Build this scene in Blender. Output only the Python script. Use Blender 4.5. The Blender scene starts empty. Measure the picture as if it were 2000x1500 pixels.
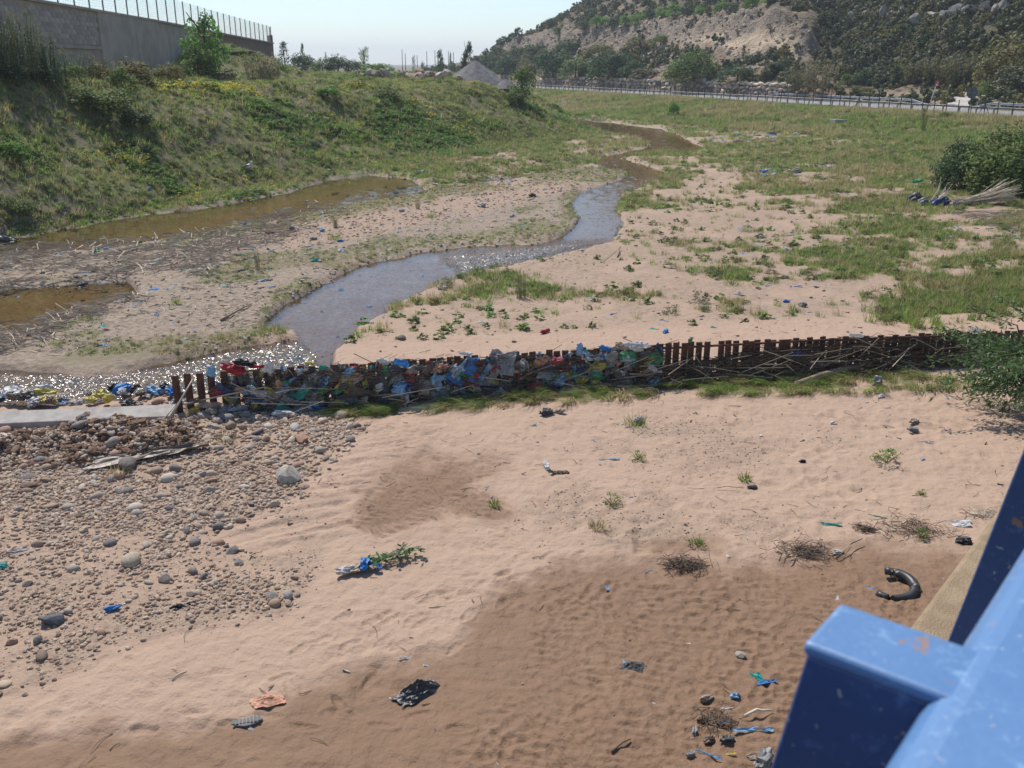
import bpy, math, random
import numpy as np
from mathutils import Vector, Matrix, Euler

# ------------------------------------------------------------------ camera, sky, sun, exposure
F = 1850.0; H = 6.2; TH = math.atan(625 / F)          # focal length in photo pixels, eye height, downward pitch
scn = bpy.context.scene
C = scn.collection
cam = bpy.data.objects.new('camera', bpy.data.cameras.new('camera')); C.objects.link(cam)
cam.location = (0, 0, H); cam.rotation_euler = (math.pi / 2 - TH, 0, 0)
cam.data.sensor_width = 36; cam.data.lens = 36 * F / 2000
cam.data.clip_start = 0.05; cam.data.clip_end = 9000
cam.data.dof.use_dof = True; cam.data.dof.focus_distance = 16; cam.data.dof.aperture_fstop = 8.0
scn.camera = cam
SUN_AZ, SUN_EL = math.radians(-27), math.radians(54)   # azimuth from +Y, negative = towards the left bank
w = bpy.data.worlds.new('World'); scn.world = w; w.use_nodes = True
nt = w.node_tree; bg = nt.nodes['Background']
sky = nt.nodes.new('ShaderNodeTexSky'); sky.sky_type = 'NISHITA'; sky.sun_disc = False
sky.sun_elevation = SUN_EL; sky.sun_rotation = SUN_AZ
sky.air_density = 1.0; sky.dust_density = 0.15; sky.ozone_density = 2.2
tn = nt.nodes.new('ShaderNodeMix'); tn.data_type = 'RGBA'; tn.blend_type = 'MULTIPLY'; tn.inputs[0].default_value = 1; tn.inputs[7].default_value = (.93, .99, 1.07, 1); nt.links.new(sky.outputs[0], tn.inputs[6]); nt.links.new(tn.outputs[2], bg.inputs[0]); bg.inputs[1].default_value = 0.115
sun = bpy.data.objects.new('sun', bpy.data.lights.new('sun', 'SUN')); C.objects.link(sun)
sun.data.energy = 4.6; sun.data.angle = math.radians(0.5); sun.data.color = (1.0, 0.95, 0.875)
sd = Vector((math.sin(SUN_AZ) * math.cos(SUN_EL), math.cos(SUN_AZ) * math.cos(SUN_EL), math.sin(SUN_EL)))
sun.rotation_euler = (-sd).to_track_quat('-Z', 'Y').to_euler(); sun.location = (-20, 30, 60)
scn.view_settings.view_transform = 'Standard'; scn.view_settings.look = 'None'
scn.view_settings.gamma = 1; scn.view_settings.use_curve_mapping = False; scn.view_settings.exposure = 0.18

# ------------------------------------------------------------------ numpy noise
rng = np.random.default_rng(7); random.seed(7)
def _hash(ix, iy, s):
    n = (ix.astype(np.int64) * 374761393 + iy.astype(np.int64) * 668265263 + s * 1442695041) & 0xffffffff
    n = ((n ^ (n >> 13)) * 1274126177) & 0xffffffff
    return ((n ^ (n >> 16)) & 0xffff) / 65535.0
def vn(x, y, s=0):
    x = np.asarray(x, float); y = np.asarray(y, float)
    ix = np.floor(x); iy = np.floor(y); fx = x - ix; fy = y - iy
    fx = fx * fx * (3 - 2 * fx); fy = fy * fy * (3 - 2 * fy)
    a = _hash(ix, iy, s); b = _hash(ix + 1, iy, s); c = _hash(ix, iy + 1, s); d = _hash(ix + 1, iy + 1, s)
    return (a + (b - a) * fx) * (1 - fy) + (c + (d - c) * fx) * fy
def fbm(x, y, o=4, s=0):
    r = 0; a = .5; t = 0
    for i in range(o):
        r = r + a * vn(x * 2 ** i + 17.3 * i, y * 2 ** i - 9.1 * i, s + i); t += a; a *= .5
    return r / t
def ridge(x, y, o=3, s=0):
    r = 0; a = .5; t = 0
    for i in range(o):
        r = r + a * (1 - np.abs(2 * vn(x * 2 ** i + 5.3 * i, y * 2 ** i + 3.1 * i, s + i) - 1)); t += a; a *= .5
    return r / t
def worley(x, y, s=0):
    ix = np.floor(x); iy = np.floor(y); m = np.full(np.shape(x), 9.0)
    for i in (-1, 0, 1):
        for j in (-1, 0, 1):
            cx = ix + i; cy = iy + j
            dx = cx + _hash(cx, cy, s) - x; dy = cy + _hash(cx, cy, s + 5) - y
            m = np.minimum(m, dx * dx + dy * dy)
    return np.sqrt(m)
def sst(a, b, x):
    t = np.clip((x - a) / (b - a), 0, 1); return t * t * (3 - 2 * t)

# ------------------------------------------------------------------ measuring helpers: photo pixel <-> place on the ground
CT, ST = math.cos(TH), math.sin(TH)
def ray(px, py):
    u = (np.asarray(px, float) - 1000) / F; v = (750 - np.asarray(py, float)) / F
    return u, CT + v * ST, -ST + v * CT
def at(px, py, z=0.0):
    x, y, k = ray(px, py); t = (z - H) / k
    return np.array([x * t, y * t, z])
def proj(X, Y, Z=0.0):
    dz = Z - H; zc = Y * CT - dz * ST; yc = Y * ST + dz * CT
    zc = np.maximum(zc, .3)
    return 1000 + F * X / zc, 750 - F * yc / zc

# zones of the river bed, outlined on the flat bed
ZX0, ZX1, ZDX = -700, 2700, 5.0; ZY0, ZY1, ZDY = 190, 1760, 2.5
_gx = np.arange(ZX0, ZX1, ZDX); _gy = np.arange(ZY0, ZY1, ZDY)
_GX, _GY = np.meshgrid(_gx, _gy); _GX = _GX.astype(np.float32); _GY = _GY.astype(np.float32)
def sdf(poly):
    p = np.array(poly, np.float32); d = np.full(_GX.shape, 1e9, np.float32); ins = np.zeros(_GX.shape, bool)
    for i in range(len(p)):
        a = p[i - 1]; b = p[i]; e = b - a
        wx = _GX - a[0]; wy = _GY - a[1]
        t = np.clip((wx * e[0] + wy * e[1]) / max(e @ e, 1e-6), 0, 1)
        d = np.minimum(d, (wx - t * e[0]) ** 2 + (wy - t * e[1]) ** 2)
        if a[1] != b[1]:
            c = ((a[1] > _GY) != (b[1] > _GY)) & (_GX < (b[0] - a[0]) * (_GY - a[1]) / (b[1] - a[1]) + a[0]); ins ^= c
    d = np.sqrt(d); return np.where(ins, d, -d)
def union(*ps):
    r = sdf(ps[0])
    for p in ps[1:]: r = np.maximum(r, sdf(p))
    return r
ZONE = {
 'water': union(
   [(1300,338),(1290,350),(1225,372),(1203,400),(1216,440),(1192,472),(1090,497),(960,524),(885,548),(800,575),(745,612),(692,648),(655,690),(640,760),(380,770),(-100,800),(-100,715),(100,735),(200,742),(300,716),(410,692),(505,672),(592,668),(580,640),(512,640),(560,595),(640,550),(700,522),(760,506),(860,490),(960,480),(1050,478),(1105,462),(1132,430),(1116,396),(1140,374),(1215,352),(1230,338)],
   [(-300,520),(0,470),(150,446),(300,420),(450,400),(560,380),(640,352),(720,343),(800,350),(830,372),(750,392),(640,408),(560,424),(450,440),(350,463),(200,487),(60,494),(-300,545)],
   [(-300,600),(0,566),(120,560),(240,548),(262,572),(205,597),(100,625),(0,658),(-300,740)],
   [(1060,228),(1150,236),(1290,252),(1345,274),(1374,290),(1345,298),(1290,296),(1210,310),(1270,325),(1300,338),(1230,340),(1160,322),(1200,302),(1280,287),(1240,268),(1180,257),(1110,246),(1040,236)]),
 'pud': union([(880,352),(960,336),(1020,322),(1100,316),(1150,330),(1030,346),(930,362),(860,372),(800,392),(770,385)],
              [(1080,310),(1180,300),(1220,312),(1190,326),(1110,322)], [(430,505),(500,498),(540,513),(470,520)], [(330,520),(420,512),(400,530),(340,534)]),
 'riffle': union([(620,690),(640,780),(380,770),(-100,800),(-100,715),(100,735),(300,716),(410,692),(560,662)], [(860,500),(1100,470),(1190,470),(1090,497),(900,540)]),
 'gravel': sdf([(-300,850),(0,838),(370,806),(560,800),(690,815),(712,850),(640,900),(620,965),(560,1020),(430,1055),(500,1130),(650,1140),(560,1200),(430,1235),(280,1275),(120,1330),(-50,1400),(-300,1450)]),
 'clods': sdf([(-200,885),(0,880),(120,855),(250,845),(370,845),(395,865),(380,905),(240,915),(100,930),(-200,955)]),
 'wet': union([(-300,1480),(250,1432),(480,1412),(600,1345),(760,1290),(870,1265),(960,1175),(1100,1112),(1250,1100),(1450,1108),(1560,1090),(1640,1062),(1760,1060),(1900,1080),(2300,1140),(2300,1720),(-300,1720)],
              [(835,885),(960,898),(1003,920),(935,955),(1005,1000),(1000,1022),(850,1035),(745,1075),(680,1040),(725,960),(785,918)],
              [(1240,1040),(1390,1060),(1420,1110),(1240,1110)]),
 'lump': sdf([(1060,1140),(1300,1110),(1700,1120),(2300,1150),(2300,1720),(760,1720),(880,1480),(980,1340)]),
 'rip': sdf([(835,885),(960,898),(1003,920),(935,955),(1005,1000),(1000,1022),(850,1035),(745,1075),(680,1040),(725,960),(785,918)]),
 'fans': union([(430,1050),(620,960),(640,900),(710,850),(700,820),(960,830),(860,880),(780,920),(720,960),(690,1060),(560,1110),(470,1100)]),
 'finegrav': union([(1010,985),(1130,930),(1300,930),(1320,1000),(1400,1050),(1240,1110),(1090,1090),(1040,1040)], [(560,1010),(680,1060),(640,1180),(450,1240),(300,1260),(450,1150)], [(1100,850),(1400,820),(1700,850),(1500,900),(1200,910)], [(1380,1020),(1640,1000),(1600,1060),(1450,1070)]),
 'bar': sdf([(480,420),(640,405),(760,385),(880,345),(1000,300),(1180,285),(1300,300),(1290,330),(1230,350),(1140,370),(1050,395),(900,430),(700,470),(560,490)]),
 'cane': union([(-200,500),(120,478),(330,470),(470,440),(620,400),(680,420),(560,470),(430,500),(420,540),(260,545),(100,555),(-200,585)], [(-200,640),(60,635),(250,575),(290,590),(150,640),(40,700),(-100,720)]),
 'island': sdf([(-300,505),(60,495),(350,465),(560,425),(760,390),(1000,345),(1200,325),(1220,350),(1140,372),(1116,396),(1132,430),(1105,462),(1050,478),(860,490),(700,522),(640,550),(560,595),(500,672),(300,716),(200,742),(100,735),(-300,715)]),
 'silt': union([(1000,520),(1180,480),(1330,475),(1440,500),(1480,520),(1300,535),(1150,555),(1010,560)], [(1180,430),(1330,400),(1500,410),(1640,425),(1760,440),(1600,460),(1400,470),(1250,470)], [(820,600),(1000,580),(1300,590),(1500,640),(1250,660),(900,690),(720,680)], [(1320,360),(1450,330),(1440,380),(1360,400)]),
 'sheep': sdf([(1720,600),(1830,570),(2000,545),(2400,560),(2400,660),(1700,655)]),
}
def zone(name, X, Y, warp=6.0):
    px, py = proj(X, Y, 0)
    k = np.clip((py - 150) / 500, .12, 1.4) * warp
    px = px + (fbm(X * 1.1, Y * .9, 3, 31) - .5) * 6 * k; py = py + (fbm(X * 1.0, Y * .8, 3, 47) - .5) * 4 * k
    fx = np.clip((px - ZX0) / ZDX, 0, len(_gx) - 1.01); fy = np.clip((py - ZY0) / ZDY, 0, len(_gy) - 1.01)
    ix = fx.astype(int); iy = fy.astype(int); fx = fx - ix; fy = fy - iy; Zn = ZONE[name]
    r = (Zn[iy, ix] * (1 - fx) + Zn[iy, ix + 1] * fx) * (1 - fy) + (Zn[iy + 1, ix] * (1 - fx) + Zn[iy + 1, ix + 1] * fx) * fy
    return np.where(py < ZY0 + 2, -50.0, r)

# ------------------------------------------------------------------ terrain
P1 = np.array([45.0, 84.0]); RU = np.array([-.364, .9314]); RN = np.array([.9314, .364])   # near edge of the road
def rcoord(X, Y): return (X - P1[0]) * RU[0] + (Y - P1[1]) * RU[1], (X - P1[0]) * RN[0] + (Y - P1[1]) * RN[1]
def rpos(s, d): return P1[0] + RU[0] * s + RN[0] * d, P1[1] + RU[1] * s + RN[1] * d
TOE = np.array([(-60, -20), (-32, 10), (-19.6, 34), (-13.8, 50), (-4.2, 71), (6.0, 90), (8.0, 104), (4, 135), (-12, 190), (-60, 320)], float)
def dleft(X, Y):
    best = np.full(np.shape(X), 1e9); sg = np.zeros(np.shape(X))
    for a, b in zip(TOE[:-1], TOE[1:]):
        e = b - a; t = np.clip(((X - a[0]) * e[0] + (Y - a[1]) * e[1]) / (e @ e), 0, 1)
        qx = X - a[0] - t * e[0]; qy = Y - a[1] - t * e[1]; q = qx * qx + qy * qy
        s = np.sign(e[0] * qy - e[1] * qx); m = q < best
        best = np.where(m, q, best); sg = np.where(m, s, sg)
    return np.sqrt(best) * np.where(sg == 0, 1, sg)
def ground_z(X, Y, fine=True):
    X = np.asarray(X, float); Y = np.asarray(Y, float)
    dl = dleft(X, Y) + (fbm(X * .25, Y * .25, 2, 3) - .5) * 1.6
    s, d = rcoord(X, Y)
    zc = np.interp(Y, [20, 36, 90, 150, 400], [5.75, 5.65, 4.7, 4.7, 5.6])
    run = np.interp(Y, [44, 60], [7.0, 9.5]); zl = zc * np.clip(dl / run, 0, 1); zl = zl - .35 * sst(6.5, 9.5, dl) * sst(14, 9.5, dl)
    zl = zl + sst(.3, 3, dl) * (fbm(X * .35, Y * .35, 3, 8) - .5) * 1.1 + sst(12, 60, dl) * (fbm(X * .05, Y * .05, 2, 9) - .5) * .6
    zr = 1.72 * sst(-17, -.8, d + (fbm(X * .2, Y * .2, 2, 5) - .5) * 2.5)
    zr = zr + sst(7.5, 24, d) * 1.2
    bed = .13 + .25 * (fbm(X * .12, Y * .12, 3, 1) - .45) + .5 * sst(6, 22, X - .1 * Y) * sst(18, 22, Y)
    bed = np.maximum(bed, .06)
    z = np.where(dl > 0, np.maximum(bed * sst(3, 0, dl) + zl, .0), bed)
    z = np.where(d > -18, np.maximum(z, zr + bed * sst(-3, -17, d)), z)
    z = z + 2.6 * np.exp(-(((X + 24.5) / 5.2) ** 2 + ((Y - 86) / 9) ** 2)) * (.8 + .5 * fbm(X * .3, Y * .3, 3, 12))
    if fine:
        m = (Y < 135)
        wz = np.where(m, zone('water', X, Y, 4), -50); pz = np.where(m, zone('pud', X, Y, 5), -50)
        py = proj(X, Y, 0)[1]; e = np.interp(py, [200, 300, 500, 800], [2, 3, 5, 9])
        isl = np.where(m, zone('island', X, Y, 3), -50)
        z = z + sst(-2, 14, isl) * (.07 + .22 * (fbm(X * .5, Y * .5, 3, 14) - .4))
        z = z * (1 - .4 * sst(-2, 14, isl)); cut = sst(-e * 1.6, e * 1.1, wz)
        wzp = .02 + .02 * fbm(X * 3, Y * 3, 2, 6)
        z = z * (1 - cut) - (.10 + .10 * fbm(X * .4, Y * .4, 2, 4)) * cut
        rif = np.where(m, zone('riffle', X, Y, 4), -50)
        z = z + cut * sst(-5, 10, rif) * (.06 + .10 * (fbm(X * 2.2, Y * 2.2, 3, 21) - .45))
        cut2 = sst(-3, 5, pz) * .85; z = z * (1 - cut2) - .035 * cut2 + cut2 * .10 * (fbm(X * .9, Y * .9, 3, 22) - .5)
        # sandy foreground relief
        fg = (Y < 24)
        rf = sst(22, 17, Y)
        z = z - rf * .06
        z = z + rf * .10 * (fbm(X * .55, Y * .55, 3, 25) - .5)
        g = sst(-10, 25, zone('clods', X, Y, 10)); z = z + g * (.22 * sst(.30, .75, fbm(X * 1.5, Y * 1.5, 4, 26)) + .13 * (ridge(X * 4, Y * 4, 3, 27) - .5))
        gr = sst(-15, 25, zone('gravel', X, Y, 10)); z = z + gr * .05 * fbm(X * 2.5, Y * 2.5, 3, 28)
        rp = sst(-4, 10, zone('rip', X, Y, 3)); z = z - rp * .035
        wt = sst(-6, 14, zone('wet', X, Y, 4)); z = z - wt * .03 * rf
        q = fbm(X * 1.3, Y * 1.3, 2, 29) * 3
        ripple = .5 + .5 * np.sin((X * .55 + Y * .83) * 44 + q * 5 + 2.2 * np.sin(X * 9 - Y * 5))
        z = z + rp * .04 * ripple * (.5 + vn(X * 6, Y * 6, 30))
        lm = sst(-15, 45, zone('lump', X, Y, 8))
        xx = X * 7.5 + 1.2 * (fbm(X * 4, Y * 4, 2, 33) - .5); yy = Y * 6.5 + 1.2 * (fbm(X * 4, Y * 4, 2, 35) - .5)
        z = z + lm * (.042 * (np.minimum(worley(xx, yy, 34), .8) - .4) * (.3 + 1.2 * vn(X * 1.1, Y * 1.1, 36)) + .035 * (ridge(X * 5 + Y * 2.2 + fbm(X * 3, Y * 3, 2, 46), Y * 6.5 - X * 1.5, 2, 47) - .5) * (.3 + 1.2 * vn(X * .8 + 5, Y * .8, 48)) + .016 * (ripple - .5))
        fa = sst(-5, 25, zone('fans', X, Y, 6))
        a2 = X * .86 + Y * .5; b2 = -X * .5 + Y * .86
        z = z + fa * .09 * (ridge(b2 * 5.5 + a2 * .35, a2 * .7, 3, 37) - .5)
        sandy = rf * (1 - lm) * (1 - gr)
        z = z + sandy * (.035 * (fbm(X * 4, Y * 4, 2, 38) - .5) + .022 * (fbm(X * 10, Y * 10, 2, 44) - .5) + .03 * (ridge(X * 1.6 + Y * .5, Y * 2.4, 2, 45) - .5))
        dm = sandy * sst(.52, .7, fbm(X * .8, Y * .8, 2, 39)) * sst(.5, .1, worley(X * 3.2, Y * 2.6, 41)) ; z = z - dm * .035
        z = z + (1 - rf) * (.05 * (fbm(X * 3, Y * 3, 3, 42) - .5) + .06 * (fbm(X * .9, Y * .9, 2, 43) - .5)) * (1 - cut)
        z = z + foot_z(X, Y)
    return z
# shoe prints pressed into the sand: two lines of steps
FOOT = []
def trail(pa, pb, n, sd):
    r = np.random.default_rng(sd); a = at(*pa)[:2]; b = at(*pb)[:2]; e = (b - a) / np.linalg.norm(b - a); nn = np.array([-e[1], e[0]])
    for i in range(n):
        p = a + (b - a) * (i / max(n - 1, 1)) + nn * (.1 if i % 2 else -.1) + r.normal(0, .04, 2)
        FOOT.append((p[0], p[1], math.atan2(e[1], e[0]) + r.normal(0, .2)))
trail((620,1260), (1080,1090), 9, 1); trail((540,1330), (860,1190), 6, 2); trail((700,1320), (930,1150), 5, 3)
trail((760,1220), (1250,1060), 8, 4); trail((880,1270), (1010,1150), 4, 5); trail((1500,820), (1700,900), 7, 6); trail((1250,780),(1500,800),6,7)
trail((1450,950),(1750,960),6,8); trail((590,1350),(640,1400),2,9); trail((300,1420),(900,1420),9,10); trail((960,860),(1300,960),8,11); trail((1180,900),(1600,880),9,12)
def foot_z(X, Y):
    z = np.zeros(np.shape(X)); near = Y < 18; xs = X[near]; ys = Y[near]
    o = np.zeros(xs.shape)
    for fx, fy, a in FOOT:
        m = (np.abs(xs - fx) < .35) & (np.abs(ys - fy) < .35)
        if not m.any(): continue
        dx = xs[m] - fx; dy = ys[m] - fy
        u = (dx * math.cos(a) + dy * math.sin(a)) / .145; v = (-dx * math.sin(a) + dy * math.cos(a)) / .055
        q = np.sqrt(u * u + (v / (1 - .25 * np.sin(u * 2.2) * 0 + .12 * u)) ** 2)
        o[m] += -.016 * sst(1.15, .7, q) + .006 * np.exp(-((q - 1.28) / .22) ** 2)
    z[near] = o; return z
# hillside across the road, measured from the road edge: s along it, d away from it
def hill_z(s, d, fine=True):
    left = sst(-13, 13, s - (43 + (d - 9) * 1.3) + (fbm(s * .12, d * .12, 2, 51) - .5) * 10)
    wob = (fbm(s * .06, d * .02, 2, 52) - .5) * 5
    dd = d + wob * sst(12, 20, d)
    rise = np.interp(s, [30, 60, 140, 200], [1.7, 1.2, 0, 0])
    pl = np.interp(dd, [8.9, 9.0, 11, 20, 24.5, 27.5, 28.2, 31.5, 62, 120], [1.7, 3.6, 4.2, 7.2, 9.6, 12.9, 13.5, 14.0, 34, 62]) + rise * sst(20, 28, dd)
    pr = np.interp(d, [8.9, 15, 22, 26, 60, 120], [1.5, 1.9, 2.9, 4.6, 25, 58])
    z = pr + (pl - pr) * left
    g = 1 - sst(165, 285, s)
    z = 1.5 + (z - 1.5) * g
    rm = np.exp(-((s - np.interp(d, [8, 26], [17.2, 29.6])) / 4.2) ** 4) * sst(30, 27, d)
    if fine:
        cl = left * sst(23.5, 25, dd) * sst(29, 27.8, dd)
        z = z + sst(10, 14, d) * ((fbm(s * .16, d * .16, 4, 53) - .5) * 2.2 + (ridge(s * .33, d * .33, 3, 54) - .5) * 1.1)
        z = z * 1.0 + cl * ((ridge(s * .5, d * .9, 3, 55) - .5) * 1.6 + (ridge(s * 1.1, d * 1.3, 2, 57) - .5) * 1.1) + sst(10, 13, d) * left * (fbm(s * .9, d * .9, 2, 58) - .5) * .8
    z = z * (1 - rm) + (1.7 + .085 * (d - 9)) * rm
    return z, left
def surf(X, Y, fine=False):
    z = ground_z(X, Y, fine); s, d = rcoord(X, Y)
    h, _ = hill_z(s, d, fine)
    return np.where((d > 9) & (s > -110) & (s < 290), np.maximum(z, h), z)
_T = np.exp(np.linspace(math.log(6.5), math.log(900), 2600))
def hit(px, py):
    """place where the line of sight through a photo pixel meets the ground"""
    x, y, k = ray(px, py); X = x * _T; Y = y * _T; Z = H + k * _T
    b = Z < surf(X, Y)
    i = int(np.argmax(b)) if b.any() else len(_T) - 1
    X, Y = np.array([X[i]]), np.array([Y[i]])
    return float(X[0]), float(Y[0]), float(surf(X, Y, True)[0])

# ------------------------------------------------------------------ mesh + object helpers
def mesh_np(name, v, f, smooth=False):
    v = np.asarray(v, np.float32); f = np.asarray(f, np.int32); k = f.shape[1]
    m = bpy.data.meshes.new(name); m.vertices.add(len(v)); m.vertices.foreach_set('co', v.ravel())
    m.loops.add(f.size); m.loops.foreach_set('vertex_index', f.ravel())
    m.polygons.add(len(f)); m.polygons.foreach_set('loop_start', np.arange(0, f.size, k, dtype=np.int32))
    m.polygons.foreach_set('loop_total', np.full(len(f), k, np.int32))
    m.polygons.foreach_set('use_smooth', np.full(len(f), smooth, bool))
    m.update(calc_edges=True); m.validate(); return m
def grid_faces(nr, nc):
    i = np.arange(nr - 1)[:, None] * nc + np.arange(nc - 1)[None]
    return np.stack([i, i + 1, i + nc + 1, i + nc], -1).reshape(-1, 4)
def attr(m, name, a):
    A = m.attributes.new(name, 'FLOAT', 'POINT'); A.data.foreach_set('value', np.asarray(a, np.float32).ravel())
class B:
    """collects simple solids into one mesh"""
    def __init__(s): s.v = []; s.f = []
    def add(s, v, f):
        n = len(s.v); s.v += [tuple(map(float, p)) for p in v]; s.f += [tuple(i + n for i in q) for q in f]; return s
    def box(s, c, h, rot=None, taper=1.0):
        v = []
        for z in (-1, 1):
            t = taper if z > 0 else 1
            for x, y in ((-1, -1), (1, -1), (1, 1), (-1, 1)): v.append(Vector((x * h[0] * t, y * h[1] * t, z * h[2])))
        if rot is not None: v = [rot @ p for p in v]
        c = Vector(c); return s.add([p + c for p in v], [(3, 2, 1, 0), (4, 5, 6, 7), (0, 1, 5, 4), (1, 2, 6, 5), (2, 3, 7, 6), (3, 0, 4, 7)])
    def tube(s, pts, rad, n=5, cap=True):
        pts = [Vector(p) for p in pts]; R = rad if hasattr(rad, '__len__') else [rad] * len(pts); k = len(s.v); V = []
        for i, p in enumerate(pts):
            t = (pts[min(i + 1, len(pts) - 1)] - pts[max(i - 1, 0)]); t = t.normalized() if t.length > 1e-9 else Vector((0, 0, 1))
            a = t.orthogonal().normalized(); b = t.cross(a)
            for j in range(n):
                q = 2 * math.pi * j / n; V.append(p + (a * math.cos(q) + b * math.sin(q)) * R[i])
        Fs = [(i * n + j, i * n + (j + 1) % n, (i + 1) * n + (j + 1) % n, (i + 1) * n + j) for i in range(len(pts) - 1) for j in range(n)]
        if cap: Fs += [tuple(range(n))[::-1], tuple((len(pts) - 1) * n + j for j in range(n))]
        return s.add(V, Fs)
    def mesh(s, name, smooth=False):
        m = bpy.data.meshes.new(name); m.from_pydata(s.v, [], s.f)
        if smooth: m.polygons.foreach_set('use_smooth', [True] * len(m.polygons))
        m.update(); return m
def obj(name, m, mt=None, parent=None, loc=None, rot=None, scale=None):
    o = bpy.data.objects.new(name, m); C.objects.link(o)
    if mt is not None:
        if not m.materials: m.materials.append(mt)
        elif m.materials[0] != mt: o.material_slots[0].link = 'OBJECT'; o.material_slots[0].material = mt
    if parent: o.parent = parent
    if loc is not None: o.location = loc
    if rot is not None: o.rotation_euler = rot
    if scale is not None: o.scale = scale if hasattr(scale, '__len__') else (scale,) * 3
    return o
def tag(o, label=None, cat=None, group=None, kind=None):
    if label: o['label'] = label
    if cat: o['category'] = cat
    if group: o['group'] = group
    if kind: o['kind'] = kind
    return o
def thing(name, label, cat, loc=(0, 0, 0), rotz=0, group=None):
    o = bpy.data.objects.new(name, None); C.objects.link(o); o.location = loc; o.rotation_euler = (0, 0, rotz); o.empty_display_size = .2
    return tag(o, label, cat, group)
def copy_tree(o, parent=None):
    c = o.copy(); C.objects.link(c); c.parent = parent
    for ch in o.children: copy_tree(ch, c)
    return c

# ------------------------------------------------------------------ materials
def nmat(name):
    m = bpy.data.materials.new(name); m.use_nodes = True; t = m.node_tree; return m, t, t.nodes['Principled BSDF'], t.nodes, t.links
def nd(N, ty, **kw):
    n = N.new(ty)
    for k, v in kw.items():
        if k.startswith('i_'):
            key = k[2:]; n.inputs[int(key) if key.isdigit() else key.replace('_', ' ')].default_value = v
        else: setattr(n, k, v)
    return n
def mixc(N, L, fac, a, b, blend='MIX'):
    n = N.new('ShaderNodeMix'); n.data_type = 'RGBA'; n.blend_type = blend
    for i, v in ((0, fac), (6, a), (7, b)):
        if hasattr(v, 'links'): L.new(v, n.inputs[i])
        else: n.inputs[i].default_value = v if i == 0 else (*v, 1) if len(v) == 3 else v
    return n.outputs[2]
def ramp(N, L, fac, stops, interp='LINEAR'):
    n = N.new('ShaderNodeValToRGB'); n.color_ramp.interpolation = interp; e = n.color_ramp.elements
    while len(e) > 1: e.remove(e[-1])
    e[0].position = stops[0][0]; e[0].color = (*stops[0][1], 1)
    for p, c in stops[1:]: q = e.new(p); q.color = (*c, 1)
    L.new(fac, n.inputs[0]); return n.outputs[0]
def fac_ramp(N, L, fac, a, b):
    n = N.new('ShaderNodeMapRange'); n.interpolation_type = 'SMOOTHSTEP'; L.new(fac, n.inputs[0]); n.inputs[1].default_value = a; n.inputs[2].default_value = b; return n.outputs[0]
def noise(N, L, co, scale, detail=4, rough=.55):
    n = N.new('ShaderNodeTexNoise'); n.inputs['Scale'].default_value = scale; n.inputs['Detail'].default_value = detail; n.inputs['Roughness'].default_value = rough
    if co is not None: L.new(co, n.inputs['Vector'])
    return n.outputs[0]
def plain(name, c1, c2=None, scale=8, rough=.8, bump=0.0, bscale=40, rand=0, spec=.3, metal=0, trans=0, co='Object', rr=(.55, 1.5)):
    """noise-mottled material; rand: 1 = per object, 2 = per loose piece"""
    m, t, p, N, L = nmat(name); c2 = c2 or tuple(x * .7 for x in c1)
    tc = N.new('ShaderNodeTexCoord').outputs[co]
    col = mixc(N, L, fac_ramp(N, L, noise(N, L, tc, scale), .35, .65), c1, c2)
    if rand:
        r = N.new('ShaderNodeObjectInfo').outputs['Random'] if rand == 1 else N.new('ShaderNodeNewGeometry').outputs['Random Per Island']
        hs = N.new('ShaderNodeHueSaturation'); mr = nd(N, 'ShaderNodeMapRange', i_3=rr[0], i_4=rr[1]); L.new(r, mr.inputs[0]); L.new(mr.outputs[0], hs.inputs['Value'])
        mh = nd(N, 'ShaderNodeMapRange', i_3=.485, i_4=.515); L.new(r, mh.inputs[0]); L.new(mh.outputs[0], hs.inputs['Hue'])
        L.new(col, hs.inputs['Color']); col = hs.outputs[0]
    L.new(col, p.inputs['Base Color']); p.inputs['Roughness'].default_value = rough; p.inputs['Specular IOR Level'].default_value = spec; p.inputs['Metallic'].default_value = metal
    if bump:
        b = nd(N, 'ShaderNodeBump', i_Strength=bump, i_Distance=.02); L.new(noise(N, L, tc, bscale, 3), b.inputs['Height']); L.new(b.outputs[0], p.inputs['Normal'])
    if trans:
        tr = N.new('ShaderNodeBsdfTranslucent'); L.new(col, tr.inputs[0]); mx = N.new('ShaderNodeMixShader'); mx.inputs[0].default_value = trans
        L.new(p.outputs[0], mx.inputs[1]); L.new(tr.outputs[0], mx.inputs[2]); L.new(mx.outputs[0], N['Material Output'].inputs[0])
    return m
def leafmat(name, c1, c2, trans=.5, scale=1.6): return plain(name, c1, c2, scale=scale, rough=.6, rand=2, spec=.25, trans=trans)

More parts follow.
